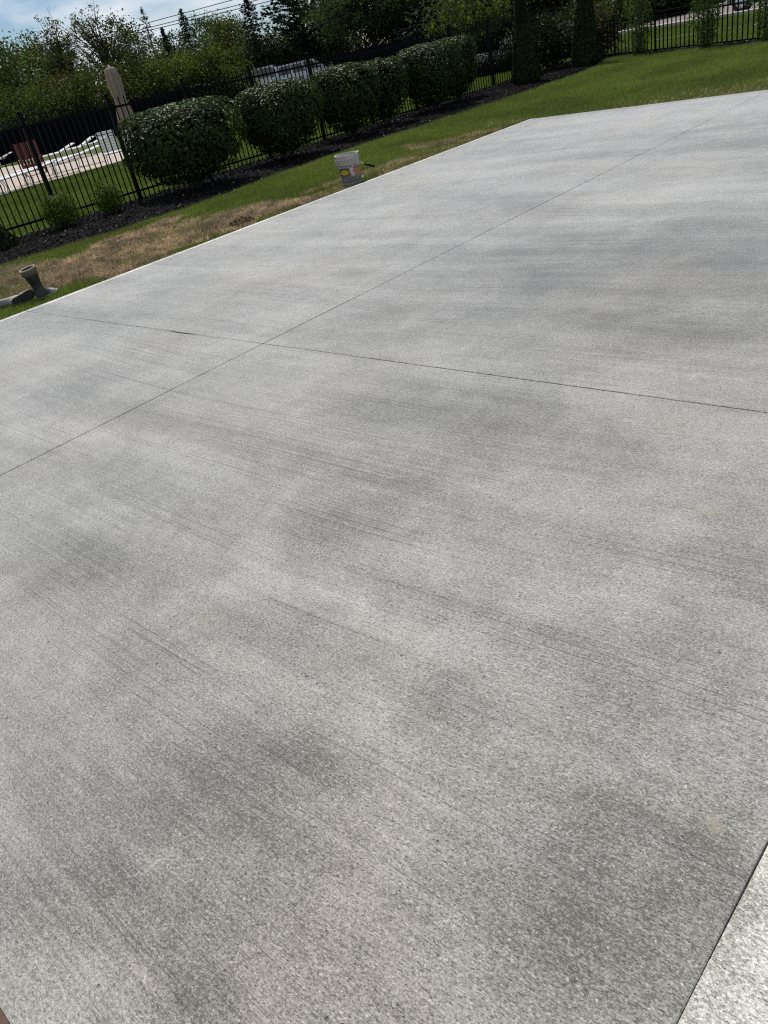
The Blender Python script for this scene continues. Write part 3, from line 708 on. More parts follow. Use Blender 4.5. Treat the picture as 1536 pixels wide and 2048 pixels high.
T(415, 38, 88, 'L', 3.4, 'tallest bluish-green tree standing farther back in the gap', BLUEG, nclump=120)
T(455, 48, 78, 'L', 2.3, 'yellow-green tree against the dark spruce with bent tip', YEL, nclump=110, per=90)
T(490, -6, 68, 'C', 2.6, 'dark spruce with bent tip left of the layered pine', (.018, .032, .020), whorls=17, per=6, leaf=.24, sparse=.2)
T(583, -40, 64, 'C', 3.0, 'tall layered pine with flat branch pads against the sky', (.016, .028, .016), whorls=14, per=6, flatpad=True, leaf=.34, z0=.2)
T(560, 60, 70, 'L', 2.6, 'dark bushy tree filling in beneath the layered pine', DK, nclump=90)
T(720, -70, 60, 'L', 4.2, 'large weeping grey-green tree right of the layered pine', (.032, .052, .028), nclump=220, per=110, leaf=.18, z0=.32)
T(655, 15, 66, 'L', 2.2, 'slender green tree tucked beside the weeping tree', (.028, .048, .022), nclump=80, z0=.1)
T(810, -90, 62, 'C', 4.2, 'massive black-green conifer behind the tall clipped shrub', (.010, .018, .012), whorls=22, per=8, leaf=.30, z0=.30)
T(880, -100, 56, 'C', 3.8, 'dark conifer behind the yellow-leaved small tree', (.010, .018, .012), whorls=22, per=8, leaf=.30, z0=.32)
T(935, -30, 46, 'L', 2.4, 'small tree with scattered yellowish leaves over the last hedge shrub', (.042, .052, .018), nclump=90, per=30, leaf=.20, z0=.3)
T(1010, -110, 52, 'L', 4.0, 'dark broad tree seen between the two cone evergreens', DK, nclump=170, per=95, z0=.12)
T(1120, -150, 50, 'L', 4.2, 'dark tree above the gap left of the second cone evergreen', (.020, .034, .016), nclump=170, per=95, z0=.10)
T(1240, -170, 52, 'L', 4.2, 'dark tree across the road behind the first column shrub', DK, nclump=170, per=95, z0=.06)
T(1350, -190, 54, 'L', 4.0, 'dark tree across the road beyond the parked truck', DK, nclump=170, per=95, z0=.05)
for (px, py, D, r, lb, c) in [(20, 165, 60, 3.0, 'low green bush at the left above the far fence', MID), (105, 150, 62, 3.0, 'brownish bush under the airy tree above the far fence', OLB),
        (190, 140, 60, 3.0, 'low olive bush directly behind the closed umbrella', OLIVE), (275, 125, 62, 2.8, 'dull green bush between umbrella and thin spruce', (.034, .052, .020)),
        (350, 112, 60, 2.4, 'bright yellow-green bush above the far fence', YEL), (425, 100, 58, 2.4, 'lime-tinted bush with upright shoots above the widest shrub', (.056, .072, .018)),
        (505, 90, 69, 2.2, 'dark green bush behind the parked van', (.024, .040, .018)), (600, 78, 70, 2.4, 'dark bush right behind the silver car', (.022, .038, .016)),]:
    T(px, py, D, 'L', r, lb, c, nclump=100, per=95, leaf=.18, z0=.12, shape=.3, name='bush', cat='bush')
# shrubs between the fence and the road
def shrub_at(px, py, D, r, label, c, n=60, per=60, leaf=.11, cs=.45, z0=.08, zlift=0.):
    p = aim(px, py, D); return leafy_tree((p[0], p[1], GZ), p[2]-GZ, r, label, c, nclump=n, per=per, leaf=leaf, z0=z0, shape=.2, name='bush', cs=cs, cat='bush', group='bushes behind the low fence')
shrub_at(1204, 14, 27.0, .36, 'thin dusty bush beside the second cone evergreen', (.050, .046, .030), 46, 34, .10, .35)
shrub_at(1100, 22, 26.0, .75, 'dark bush in the gap between the two cone evergreens', (.014, .022, .010), 60, 50, .11, .4)
shrub_at(1275, -10, 46, 2.2, 'dark rounded bush on the far verge of the road', DK, 70, 60, .2, .7)
shrub_at(1345, -30, 46, 2.0, 'black-green bush across the road beside the parked truck', (.014, .024, .010), 70, 60, .2, .7)
shrub_at(1180, -5, 44, 2.2, 'shaded bush across the road behind the second cone evergreen', (.024, .036, .014), 70, 60, .2, .7)
# made-up low dark hedge standing in for tree shadow beyond the tall fence
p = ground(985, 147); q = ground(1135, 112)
for i, (px, lb) in enumerate([(985, 'added dark hedge block standing for tree shadow behind the tall fence, left of the first cone evergreen'), (1060, 'added dark hedge block standing for tree shadow, hidden partly by the first cone evergreen'), (1125, 'added dark hedge block standing for tree shadow, right beside the second cone evergreen')]):
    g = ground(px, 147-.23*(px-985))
    h_ = hedge((g[0]-.2, g[1]+.4), .9, 1.15, .62 if i == 0 else 1.02, 5000, lb, base=.05, waist=.9, rz=.4, group='added hedge blocks standing for tree shadow', size=.08, c=(.010, .015, .008))

# ------------------------------------------------------------------ grass and mulch chips
def blades(name, P, h, wd, tint, mat, lie=0.0, zbase=GZ):
    n = len(P); a = RNG.uniform(0, 6.283, n); b = RNG.uniform(0, 6.283, n)
    ln = RNG.uniform(.1, .75, n)*(1-lie)+lie*RNG.uniform(.9, 1.45, n)
    side = np.stack([np.cos(a), np.sin(a), np.zeros(n)], 1); ld = np.stack([np.cos(b), np.sin(b), np.zeros(n)], 1)
    up = np.cos(ln)[:, None]*np.array([0, 0, 1.0])+np.sin(ln)[:, None]*ld
    B = np.concatenate([P, np.full((n, 1), zbase)], 1)
    V = np.stack([B-side*wd[:, None]*.5, B+side*wd[:, None]*.5, B+up*h[:, None]], 1).reshape(-1, 3)
    F = np.arange(3*n).reshape(-1, 3)
    return tag(mesh_np(name, V, F, mat, None, np.repeat(tint, 3, 0)), kind='stuff')
def scatter(x0, x1, y0, y1, dens):
    n = int((x1-x0)*(y1-y0)*dens); P = np.stack([RNG.uniform(x0, x1, n), RNG.uniform(y0, y1, n)], 1)
    return P[in_view(np.concatenate([P, np.zeros((n, 1))], 1), 70)]
def brown(P):
    x, y = P[:, 0], P[:, 1]
    wx = x+1.2*(vnoise(x*1.7, y*1.7)-.5)+.35*(vnoise(x*5+9, y*5)-.5); wy = y+1.2*(vnoise(x*1.7+40, y*1.7)-.5)
    b = inpoly(wx, wy, SOILP).astype(float)*np.clip(.62+.9*vnoise(x*2.6+3, y*2.6), 0, 1)
    edge = (x > -9.15+.3*vnoise(x*2, y*2)) & (y > 6.3) & (y < 12.3); b = np.maximum(b, edge*(vnoise(x*3, y*3) > .48)*.55)
    bk = (y > 12.1) & (y < 13.7) & (x > -7.0+0*(y)); b = np.maximum(b, bk*np.clip((x+7.0)/2.5, 0, 1)*(1-(y-12.1)/1.6)*.42)
    sp = vnoise(x*1.1+77, y*1.1) ; b = np.maximum(b, ((sp > .66) & (y < 11) & (x > -10.2))*.55)
    return b
P = np.concatenate([scatter(-12.2, -8.09, -1, 12.3, 7500), scatter(-12.2, -8.09, 12.3, 22.5, 3600), scatter(-8.09, -2.5, 12.23, 21.8, 4200)])
keep = (P[:, 0] > mulch_x(P[:, 1])+.02+.08*(vnoise(P[:, 0]*6, P[:, 1]*6)-.5)) & (P[:, 1] < fence_y(P[:, 0])-.40-.12*vnoise(P[:, 0]*2.3, P[:, 1]*0+7.7))
P = P[keep]; br = brown(P); isb = RNG.random(len(P)) < br
isb &= RNG.random(len(P)) > .07; G_ = P[~isb]; S_ = P[isb]
n = len(G_)
pat = .62+.75*vnoise(G_[:, 0]*.9, G_[:, 1]*.9)*.6+.5*vnoise(G_[:, 0]*4, G_[:, 1]*4)*.6
dry = (RNG.random(n) < .10+.55*np.clip(vnoise(G_[:, 0]*1.4+20, G_[:, 1]*1.4)-.5, 0, 1)*(G_[:, 1] < 13))[:, None]
tint = np.where(dry, np.array([.165, .135, .062]), np.array([.116, .152, .044]))*(pat*RNG.uniform(.45, 1.6, n))[:, None]
blades('lawn_grass', G_, RNG.uniform(.035, .075, n)*(.8+.5*vnoise(G_[:, 0]*3, G_[:, 1]*3)), RNG.uniform(.004, .009, n), tint, M_GRASS, .12)
n = len(S_)
tint = np.array([.36, .27, .165])*RNG.uniform(.35, 1.45, (n, 1))*(.30+1.3*vnoise(S_[:, 0]*9, S_[:, 1]*9)*(.5+vnoise(S_[:, 0]*2.2+5, S_[:, 1]*2.2)))[:, None]*np.where(RNG.random((n, 1)) < .2, np.array([1.15, 1.2, 1.35]), 1)
blades('dead_grass', S_, RNG.uniform(.04, .10, n), RNG.uniform(.006, .013, n), tint, M_STRAW, .72, GZ+.006)
# pool side lawn and far verge, coarser
P = np.concatenate([scatter(-25.4, -14.3, 4, 34, 900), scatter(-18, 4, 21, 34, 700)])
ry = lambda x: r0[1]+(r1[1]-r0[1])/(r1[0]-r0[0])*(x-r0[0])
P = P[((P[:, 0] < -14.4) | (P[:, 1] > fence_y(P[:, 0])+.2)) & (P[:, 1] < ry(P[:, 0])-.1)]
n = len(P); tint = np.array([.098, .136, .034])*RNG.uniform(.6, 1.4, (n, 1))*(.7+.6*vnoise(P[:, 0]*.7, P[:, 1]*.7))[:, None]
blades('poolside_grass', P, RNG.uniform(.04, .08, n), RNG.uniform(.010, .022, n), tint, M_GRASS, .1)
# bark chips
P = np.concatenate([scatter(-14.3, -11, 2, 24, 700), scatter(-12, -4, 17.5, 24, 500)])
inside = inpoly(P[:, 0], P[:, 1], mulch); P = P[inside]; n = len(P)
Q = np.concatenate([P, (GZ+.016+RNG.random((n, 1))*.02)], 1)
V, Fc = leaves_np(Q, RNG.normal(size=(n, 3))*.45+np.array([0, 0, 1.0]), RNG.uniform(.02, .065, n), .42, fold=.06)
tint = np.array([.012, .011, .0115])*RNG.uniform(.4, 2.2, (n, 1)); sp = RNG.random(n) < .022
tint[sp] = np.array([.30, .25, .19])*RNG.uniform(.5, 1.3, (sp.sum(), 1))
tag(mesh_np('mulch_chips', V, Fc, leafmat('mulch_chip', .9, 0, .02), None, np.repeat(tint, 4, 0)), kind='stuff')
# torn sod
bm = bmesh.new(); bmesh.ops.create_icosphere(bm, subdivisions=3, radius=1)
for v in bm.verts:
    k = 1+.45*(mnoise.noise(v.co*2.3)); v.co = Vector((v.co.x*.16*k, v.co.y*.10*k, max(-.02, v.co.z*.055*k)))
me = bpy.data.meshes.new('sod_clump'); bm.to_mesh(me); bm.free(); me.materials.append(M_SOIL)
o = link(bpy.data.objects.new('sod_clump', me)); c = ground(483, 443); o.location = (c[0], c[1], GZ+.03); o.rotation_euler = (0, 0, 1.2)
tag(o, 'small clump of torn sod lying on the dead brown grass', 'sod clump')
n = 260; u = unit(RNG.normal(size=(n, 3))); u[:, 2] = np.abs(u[:, 2]); Q = u*np.array([.16, .10, .05])
V, Fc = leaves_np(Q, RNG.normal(size=(n, 3)), RNG.uniform(.04, .09, n), .16)
mesh_np('roots', V, Fc, M_STRAW, o, np.repeat(np.array([.13, .085, .045])*RNG.uniform(.4, 1.4, (n, 1)), 4, 0))

# ------------------------------------------------------------------ bucket
M_PAIL = simple('dirty_pail_plastic', (0.36, 0.345, 0.315), 0.55, 0.4, var=.18, scale=14, bump=.001)
M_SPLAT = simple('dried_cement', (0.74, 0.71, 0.66), 0.8, 0.2, var=.1)
M_DARKPR = simple('label_black_print', (0.035, 0.035, 0.045), 0.5)
def label_mat():
    m, t, p = mat_base('pail_label_print'); g = G(t); pos = g.n('ShaderNodeTexCoord').outputs['Object']
    z = g.n('ShaderNodeSeparateXYZ'); g.put(z.inputs[0], pos)
    f = g.ramp(g.math('ADD', z.outputs[2], g.math('MULTIPLY', g.math('SUBTRACT', g.noise(pos, 16, 4), .5), .07)), .115, .155)
    side = g.ramp(z.outputs[1], -.06, .10)
    c = g.mix(side, (.115, .035, .022, 1), (.40, .115, .03, 1))
    c = g.mix(f, (.135, .14, .135, 1), c); c = g.mix(g.math('MULTIPLY', g.ramp(g.noise(pos, 30, 4), .5, .7), .35), c, (.36, .33, .30, 1))
    g.put(p.inputs['Base Color'], c); p.inputs['Roughness'].default_value = .5; return m
H = .405; R0, R1 = .138, .166
def prad(z): return R0+(R1-R0)*z/H
bc = ground(710, 369, GZ)
# local +X of the pail looks at the camera, local +Y to the right of the picture
az = math.atan2(-bc[1], -bc[0])
pail = thing('bucket', (bc[0]-.03, bc[1]-.02, GZ+.005), az, 'cement-splashed pail with torn orange label beside the slab edge', 'bucket')
mb = MB(); pr = [(0.001, .004), (R0-.008, .004), (R0, .012)]
pr += [(prad(z), z) for z in np.linspace(.03, .27, 6)]
for z in (.288, .318, .348): pr += [(prad(z), z-.008), (prad(z)+.010, z-.006), (prad(z)+.010, z+.002), (prad(z)+.001, z+.004)]
pr += [(R1, .375), (R1+.004, .392), (R1+.004, H), (R1-.004, H), (R1-.008, .38), (R0-.004, .03), (.001, .025)]
mb.lathe(pr, 40); mb.build('pail_body', M_PAIL, pail)
def arc_patch(z0, z1, a0, a1, off, mat, name, n=14, slant=0.0, parent=None):
    V = []; Fc = []
    for i in range(n+1):
        a = a0+(a1-a0)*i/n
        for z in (z0, z1):
            r = prad(z)+off; aa = a+slant*(z-z0); V.append((r*math.cos(aa), r*math.sin(aa), z))
    for i in range(n): Fc.append((2*i, 2*i+2, 2*i+3, 2*i+1))
    mb = MB(); mb.add(V, Fc, 0, True); return mb.build(name, mat, pail)
arc_patch(.055, .232, -1.15, 1.35, .0012, label_mat(), 'paper_label', 24)
arc_patch(.226, .240, -1.15, 1.35, .0022, M_DARKPR, 'label_band', 24)
arc_patch(.050, .060, -1.15, 1.35, .0022, simple('label_blue_print', (.04, .05, .13), .5), 'label_band', 24)
arc_patch(.130, .236, .10, .48, .0034, simple('white_sticker', (.46, .43, .42), .5, var=.1), 'white_sticker', 6, -1.2)
arc_patch(.190, .205, .26, .40, .0048, M_DARKPR, 'sticker_mark', 3)
# yellow oval mark
V = [(0, 0, 0)]; nO = 28
def on_pail(a, z, off): r = prad(z)+off; return (r*math.cos(a), r*math.sin(a), z)
def oval(ac, zc, ra, rz, off, mat, name):
    V = [on_pail(ac, zc, off)]+[on_pail(ac+ra*math.cos(6.283*i/nO), zc+rz*math.sin(6.283*i/nO), off) for i in range(nO)]
    mb = MB(); mb.add(V, [(0, i+1, (i+1) % nO+1) for i in range(nO)]); return mb.build(name, mat, pail)
oval(-.53, .188, .46, .040, .0030, M_DARKPR, 'oval_border')
oval(-.53, .188, .42, .034, .0042, simple('yellow_print', (.50, .36, .02), .5, var=.1), 'yellow_oval')
def pail_text(body, size, ac, zc, off, mat, name, tilt=0.0):
    cu = bpy.data.curves.new(name, 'FONT'); cu.body = body; cu.size = size; cu.align_x = 'CENTER'; cu.align_y = 'CENTER'
    tmp = bpy.data.objects.new(name, cu); COL.objects.link(tmp)
    dg = bpy.context.evaluated_depsgraph_get(); me = bpy.data.meshes.new_from_object(tmp.evaluated_get(dg))
    bpy.data.objects.remove(tmp)
    for v in me.vertices:
        z = zc+v.co.y; r = prad(z)+off; a = ac+v.co.x/r; v.co = (r*math.cos(a), r*math.sin(a), z)
    me.materials.clear(); me.materials.append(mat); me.update()
    return link(bpy.data.objects.new(name, me), pail)
pail_text('COLOR HARDENER', .031, .02, .259, .003, M_DARKPR, 'lettering')
pail_text('- - - - - -', .018, -.53, .188, .0055, simple('oval_lettering', (.14, .10, .02), .5), 'oval_marking')
# crusted rim and drips
mb = MB()
for i in range(30):
    a = RNG.uniform(0, 6.283); s = RNG.uniform(.004, .010)*(1.5 if 0 < a < 1.7 else 1); c = np.array([R1*math.cos(a), R1*math.sin(a), H+.001])
    u = [(s, 0, 0), (0, s, 0), (-s, 0, 0), (0, -s, 0), (0, 0, s*.8), (0, 0, -s*.6)]
    mb.add([tuple(c+np.array(x)*RNG.uniform(.7, 1.4)) for x in u], [(0, 1, 4), (1, 2, 4), (2, 3, 4), (3, 0, 4), (1, 0, 5), (2, 1, 5), (3, 2, 5), (0, 3, 5)], 0, True)
mb.build('rim_crust', M_SPLAT, pail)
# bail handle hanging at the right with a dark grip
mb = MB(); mb.lathe([(.012, -.012), (.018, -.008), (.018, .008), (.012, .012)], 10, 0, (0, prad(.26)+.006, .262)); mb.build('handle_lug', M_PAIL, pail)
M_WIRE = simple('zinc_wire', (.45, .44, .42), .4, .5, .7)
mb = MB(); mb.tube([(0, prad(.26)+.016, .262), (.01, prad(.26)+.045, .246), (.02, prad(.26)+.07, .232)], .004, 6); hw = mb.build('bail_wire', M_WIRE, pail)
mb = MB(); mb.tube([(.02, prad(.26)+.066, .234), (.03, prad(.26)+.20, .170)], [.014, .014], 8); mb.build('grip', M_IRON, hw)

# ------------------------------------------------------------------ boots
def boot_mats(k, k0=0.0):
    m, t, p = mat_base('muddy_black_rubber'); g = G(t); pos = g.n('ShaderNodeTexCoord').outputs['Object']
    s = g.n('ShaderNodeSeparateXYZ'); g.put(s.inputs[0], pos)
    f = g.math('ADD', s.outputs[2], g.math('MULTIPLY', g.math('SUBTRACT', g.noise(pos, 14, 4), .5), .10))
    mud = g.math('MULTIPLY', g.ramp(f, .06, .20, 1.0, k0), k)
    toe = g.ramp(s.outputs[0], .085, .12); mud = g.math('MAXIMUM', mud, toe)
    c = g.mix(mud, (.010, .0105, .012, 1), g.mix(g.noise(pos, 40, 3), (.20, .195, .18, 1), (.36, .34, .30, 1)))
    dark = g.mix(g.math('MULTIPLY', g.ramp(f, .02, .16, 1., 0.), .0), c, c)
    g.put(p.inputs['Base Color'], dark); p.inputs['Roughness'].default_value = .55; return m
M_BOOT = boot_mats(.22)
M_BOOT_MUD = boot_mats(.85, .6)
M_CUFF = simple('tan_boot_cuff', (.115, .10, .072), .7, .3, var=.2, scale=20)
M_RIM = simple('boot_rim_edge', (.40, .36, .27), .7, .3, var=.1)
M_SOLE = simple('boot_sole_tan', (.36, .32, .23), .8, .2, var=.25, scale=18, bump=.003)
M_LINING = simple('boot_lining', (.05, .047, .043), .95, .1)
def build_boot(t, lean=0.0, rubber=None):
    n = 22
    def sh(x, y, z): return (x-lean*max(0.0, z-.07), y, z)
    #        x      heel-to-toe sections of the foot: (x, half width, top height)
    foot = [(.190, .012, .034), (.182, .034, .052), (.160, .046, .068), (.125, .051, .080), (.085, .050, .098), (.055, .047, .125)]
    V = []; Fc = []; m = 12
    for x, hw, zt in foot:
        for j in range(m):
            q = math.pi*j/(m-1); V.append(sh(x, math.cos(q)*hw, .024+(zt-.024)*math.sin(q)**.8))
    for i in range(len(foot)-1):
        for j in range(m-1): Fc.append((i*m+j, (i+1)*m+j, (i+1)*m+j+1, i*m+j+1))
    Fc.append(tuple(range(m)))
    mb = MB(); mb.add(V, Fc, 0, True)
    def ring(cx, cz, hx, hy, tl=0.0): return [sh(cx+math.cos(2*math.pi*j/n)*hx*math.cos(tl), math.sin(2*math.pi*j/n)*hy, cz-math.cos(2*math.pi*j/n)*hx*math.sin(tl)) for j in range(n)]
    leg = [ring(.0, .024, .074, .047), ring(.0, .055, .079, .049), ring(.0, .085, .078, .048, .10), ring(-.004, .12, .068, .047, .12), ring(-.010, .15, .062, .048, .05), ring(-.014, .20, .068, .054), ring(-.018, .26, .079, .061), ring(-.022, .305, .088, .066)]
    V = [p for Rr in leg for p in Rr]; Fc = []
    for i in range(len(leg)-1):
        for j in range(n): Fc.append((i*n+j, i*n+(j+1) % n, (i+1)*n+(j+1) % n, (i+1)*n+j))
    mb.add(V, Fc, 0, True); mb.build('boot_body', rubber or M_BOOT, t)
    def loft(rs, name, mat, par):
        mb = MB(); V = [p for Rr in rs for p in Rr]; Fc = []
        for i in range(len(rs)-1):
            for j in range(n): Fc.append((i*n+j, i*n+(j+1) % n, (i+1)*n+(j+1) % n, (i+1)*n+j))
        mb.add(V, Fc, 0, True); return mb.build(name, mat, par)
    cf = loft([ring(-.0225, .300, .0895, .0675), ring(-.0235, .301, .0925, .0705), ring(-.027, .368, .100, .073, -.08), ring(-.027, .371, .100, .073, -.08)], 'cuff', M_CUFF, t)
    loft([ring(-.027, .371, .1005, .0735, -.08), ring(-.027, .379, .100, .073, -.08), ring(-.027, .379, .089, .063, -.08), ring(-.027, .369, .088, .062, -.08)], 'rim', M_RIM, cf)
    loft([ring(-.027, .369, .088, .062, -.08), ring(-.020, .25, .073, .054), ring(-.012, .14, .050, .038), ring(.0, .10, .02, .02)], 'lining', M_LINING, t)
    half = [(.198, 0), (.192, .030), (.165, .050), (.12, .056), (.06, .051), (.01, .050), (-.04, .051), (-.072, .036), (-.082, 0)]
    full = half+[(x, -y) for x, y in reversed(half[1:-1])]; m = len(full)
    spring = lambda x: .030*max(0, (x-.11)/.09)**2
    mb = MB(); V = [(x, y, .026+spring(x)*.8) for x, y in full]+[(x, y, .013+spring(x)) for x, y in full]
    mb.add(V, [tuple(range(m)), tuple(range(2*m-1, m-1, -1))]+[(i, m+i, m+(i+1) % m, (i+1) % m) for i in range(m)]); mb.build('welt', M_SOLE, t)
    mb = MB()
    for x0, x1, hw in [(-.078, -.052, .030), (-.046, -.022, .043), (-.016, .004, .044), (.052, .072, .045), (.078, .098, .048), (.104, .124, .049), (.130, .150, .045), (.156, .176, .034)]:
        k = spring((x0+x1)/2); mb.box((x0, -hw, k), (x1, hw, .010+k))
    V = [(x*.985, y*.95, .0125+spring(x)) for x, y in full]+[(x*.985, y*.95, .006+spring(x)) for x, y in full]
    mb.add(V, [tuple(range(2*m-1, m-1, -1))]+[(i, m+i, m+(i+1) % m, (i+1) % m) for i in range(m)])
    mb.build('tread', M_LINING, t)
bt = ground(88, 597, GZ)
b_up = thing('rubber_boot', (bt[0], bt[1], GZ+.006), 0, 'upright black rubber boot with tan cuff standing on the grass', 'boot', 'rubber boots by the slab')
build_boot(b_up)
b_up.scale = (.88, .88, .90); b_up.rotation_euler = (.10, -.06, math.atan2(CR[1], CR[0])+.62)
b2 = ground(44, 613, GZ)
b_dn = thing('rubber_boot', (b2[0], b2[1], GZ+.062), 0, 'muddy rubber boot tipped over on its side with its sole showing', 'boot', 'rubber boots by the slab')
build_boot(b_dn, 1.25, M_BOOT_MUD)
ex = Vector((.02, .97, .13)).normalized(); ez = Vector((-.95, 0, .10)); ez = (ez-ex*ez.dot(ex)).normalized(); ey = ez.cross(ex)
b_dn.rotation_euler = Matrix((ex, ey, ez)).transposed().to_euler()

# ------------------------------------------------------------------ pool furniture
M_WHITE = simple('white_strap_vinyl', (.72, .71, .70), .5, .4, var=.06)
M_FRAME = simple('lounger_frame_paint', (.55, .54, .53), .4, .5, var=.08)
def lounger(loc, rz, back, label):
    t = thing('pool_lounger', loc, rz, label, 'lounger', 'white strap loungers on the pool deck'); t.scale = (.82, .82, .85) if back > 1 else (1, 1, 1)
    W = .33; z = .40
    def pth(s):            # along the lounger: seat from x=-.95 to .35 then the back at the given angle
        if s < 1.3: return np.array([-.95+s, 0, z])
        d = s-1.3; return np.array([.35+d*math.cos(back), 0, z+d*math.sin(back)])
    for sd in (-1, 1):
        mb = MB(); mb.tube([pth(s)+np.array([0, sd*W, 0]) for s in (0, .4, .9, 1.3, 1.35, 1.7, 2.02)], .020, 6); mb.build('frame_rail', M_FRAME, t)
    for s in (0, 2.03):
        mb = MB(); mb.tube([pth(s)+np.array([0, -W, 0]), pth(s)+np.array([0, W, 0])], .021, 6); mb.build('frame_bar', M_FRAME, t)
    for x in (-.75, .22):
        for sd in (-1, 1):
            mb = MB(); mb.tube([(x, sd*W*.95, z-.02), (x+.06, sd*W*.98, .2), (x+.02, sd*W, .0)], .017, 6); mb.build('leg', M_FRAME, t)
        mb = MB(); mb.tube([(x+.02, -W, .012), (x+.02, W, .012)], .015, 6); mb.build('leg_bar', M_FRAME, t)
    st = None
    for s in np.arange(.09, 2.0, .095):
        if st is None: mb = MB(); mb.box((-.034, -W, .016), (.034, W, .024)); st = o = mb.build('strap', M_WHITE, t)
        else: o = link(st.copy(), t)
        p = pth(s); o.location = p
        o.rotation_euler = (0, -back if s >= 1.3 else 0, 0)
    if back > .2:
        mb = MB(); mb.tube([pth(1.75)+np.array([0, -W, 0]), (.35+.15, -W, .36), (.35+.15, W, .36), pth(1.75)+np.array([0, W, 0])], .012, 5); mb.build('back_prop', M_FRAME, t)
    return t
def gp(px, py): g = ground(px, py, GZ+.02); return (float(g[0]), float(g[1]), GZ+.021)
al = math.radians(74)
lounger(gp(-2, 392), al, .05, 'flat white lounger cut off by the left edge of the view')
lounger(gp(50, 374), al, .12, 'flat white lounger nearest the fence, right of the left fence post')
lounger(gp(98, 357), al, .10, 'white lounger second from the left along the deck edge')
lounger(gp(150, 337), al, .14, 'white lounger flat on the deck just left of the upright one')
lounger(gp(108, 331), al, .30, 'white lounger with slightly raised back next to the dark red chair')
lounger(gp(150, 319), al, .38, 'white lounger with half raised back in the rear row')
lounger(gp(178, 310), al, .22, 'rearmost white lounger in front of the black screen')
lounger(gp(-8, 338), al, .25, 'white lounger at the far left beyond the fence post')
lounger(gp(232, 327), al+math.pi/2-.15, 1.32, 'lounger with its strapped back standing upright beside the second fence post')
lounger(gp(277, 314), al+math.pi/2-.15, 1.15, 'upright lounger half hidden behind the widest shrub')

M_RED = simple('dark_red_plastic', (.11, .020, .014), .5, .4, var=.15)
def red_chair(loc, rz):
    t = thing('deck_chair', loc, rz, 'dark red slatted chair standing on the pool deck among white loungers', 'chair')
    t.scale = (.84, .84, .92)
    sl = None
    for i in range(7):
        if sl is None:
            mb = MB(); mb.box((-.055, -.014, 0), (.055, .014, .86)); sl = o = mb.build('back_slat', M_RED, t)
        else: o = link(sl.copy(), t)
        o.location = (-.42+.14*i/1.0, .32, .36); o.rotation_euler = (-.22, 0, 0)
    ss = None
    for i in range(5):
        if ss is None: mb = MB(); mb.box((-.44, -.045, -.012), (.44, .045, .012)); ss = o = mb.build('seat_slat', M_RED, t)
        else: o = link(ss.copy(), t)
        o.location = (0, -.28+.115*i, .40-.012*i)
    mb = MB(); mb.box((-.46, -.375, .14), (.46, -.345, .42)); mb.build('front_apron', M_RED, t)
    for sx in (-1, 1):
        mb = MB(); mb.box((sx*.44-.03, -.33, 0), (sx*.44+.03, -.24, .60)); mb.build('leg', M_RED, t)
        mb = MB(); mb.box((sx*.44-.03, .27, 0), (sx*.44+.03, .33, .58)); mb.build('leg', M_RED, t)
        mb = MB(); mb.box((sx*.47-.06, -.40, .602), (sx*.47+.06, .36, .63)); mb.build('armrest', M_RED, t)
g = aim(66, 330, 34)
red_chair((g[0], g[1], GZ+.021), math.atan2(g[1], g[0])-math.pi/2)

M_CANVAS = simple('beige_canvas', (.27, .208, .165), .85, .2, var=.08, scale=5)
def umbrella(px, py, D):
    p = aim(px, py, D); h = p[2]-GZ
    t = thing('patio_umbrella', (p[0], p[1], GZ+.02), 0, 'closed beige patio umbrella standing over the pool loungers', 'umbrella')
    mb = MB(); mb.lathe([(.001, 0), (.26, 0), (.27, .05), (.08, .09), (.05, .25), (.001, .25)], 20); mb.build('base', M_IRON, t)
    mb = MB(); mb.tube([(0, 0, .2), (0, 0, h-.05)], .022, 8); mb.build('pole', M_FRAME, t)
    nA, prof = 64, [(.24, -1.72), (.27, -1.70), (.25, -1.45), (.21, -1.15), (.17, -.95), (.185, -.8), (.20, -.5), (.185, -.22), (.16, -.06), (.12, -.01), (.02, .0)]
    V = []; Fc = []
    for i, (r, z) in enumerate(prof):
        for j in range(nA):
            a = 2*math.pi*j/nA; f = 1+.16*math.cos(8*a+.4*math.sin(z*3))*(1 if i < len(prof)-2 else .4)+.04*math.cos(16*a+z*4)
            V.append((r*f*math.cos(a), r*f*math.sin(a), h+z+(0.03*math.cos(8*a) if i < 2 else 0)))
    for i in range(len(prof)-1):
        for j in range(nA): Fc.append((i*nA+j, i*nA+(j+1) % nA, (i+1)*nA+(j+1) % nA, (i+1)*nA+j))
    mb = MB(); mb.add(V, Fc, 0, True); mb.build('canopy', M_CANVAS, t)
    mb = MB(); mb.lathe([(.16, -.03), (.168, -.01), (.168, .01), (.16, .03)], 24, 0, (0, 0, h-.93)); mb.build('tie_strap', M_CANVAS, t)
    mb = MB(); mb.lathe([(.03, 0), (.035, .03), (.012, .06), (.001, .065)], 12, 0, (0, 0, h+.0)); mb.build('finial', M_FRAME, t)
umbrella(219, 136, 29.0)

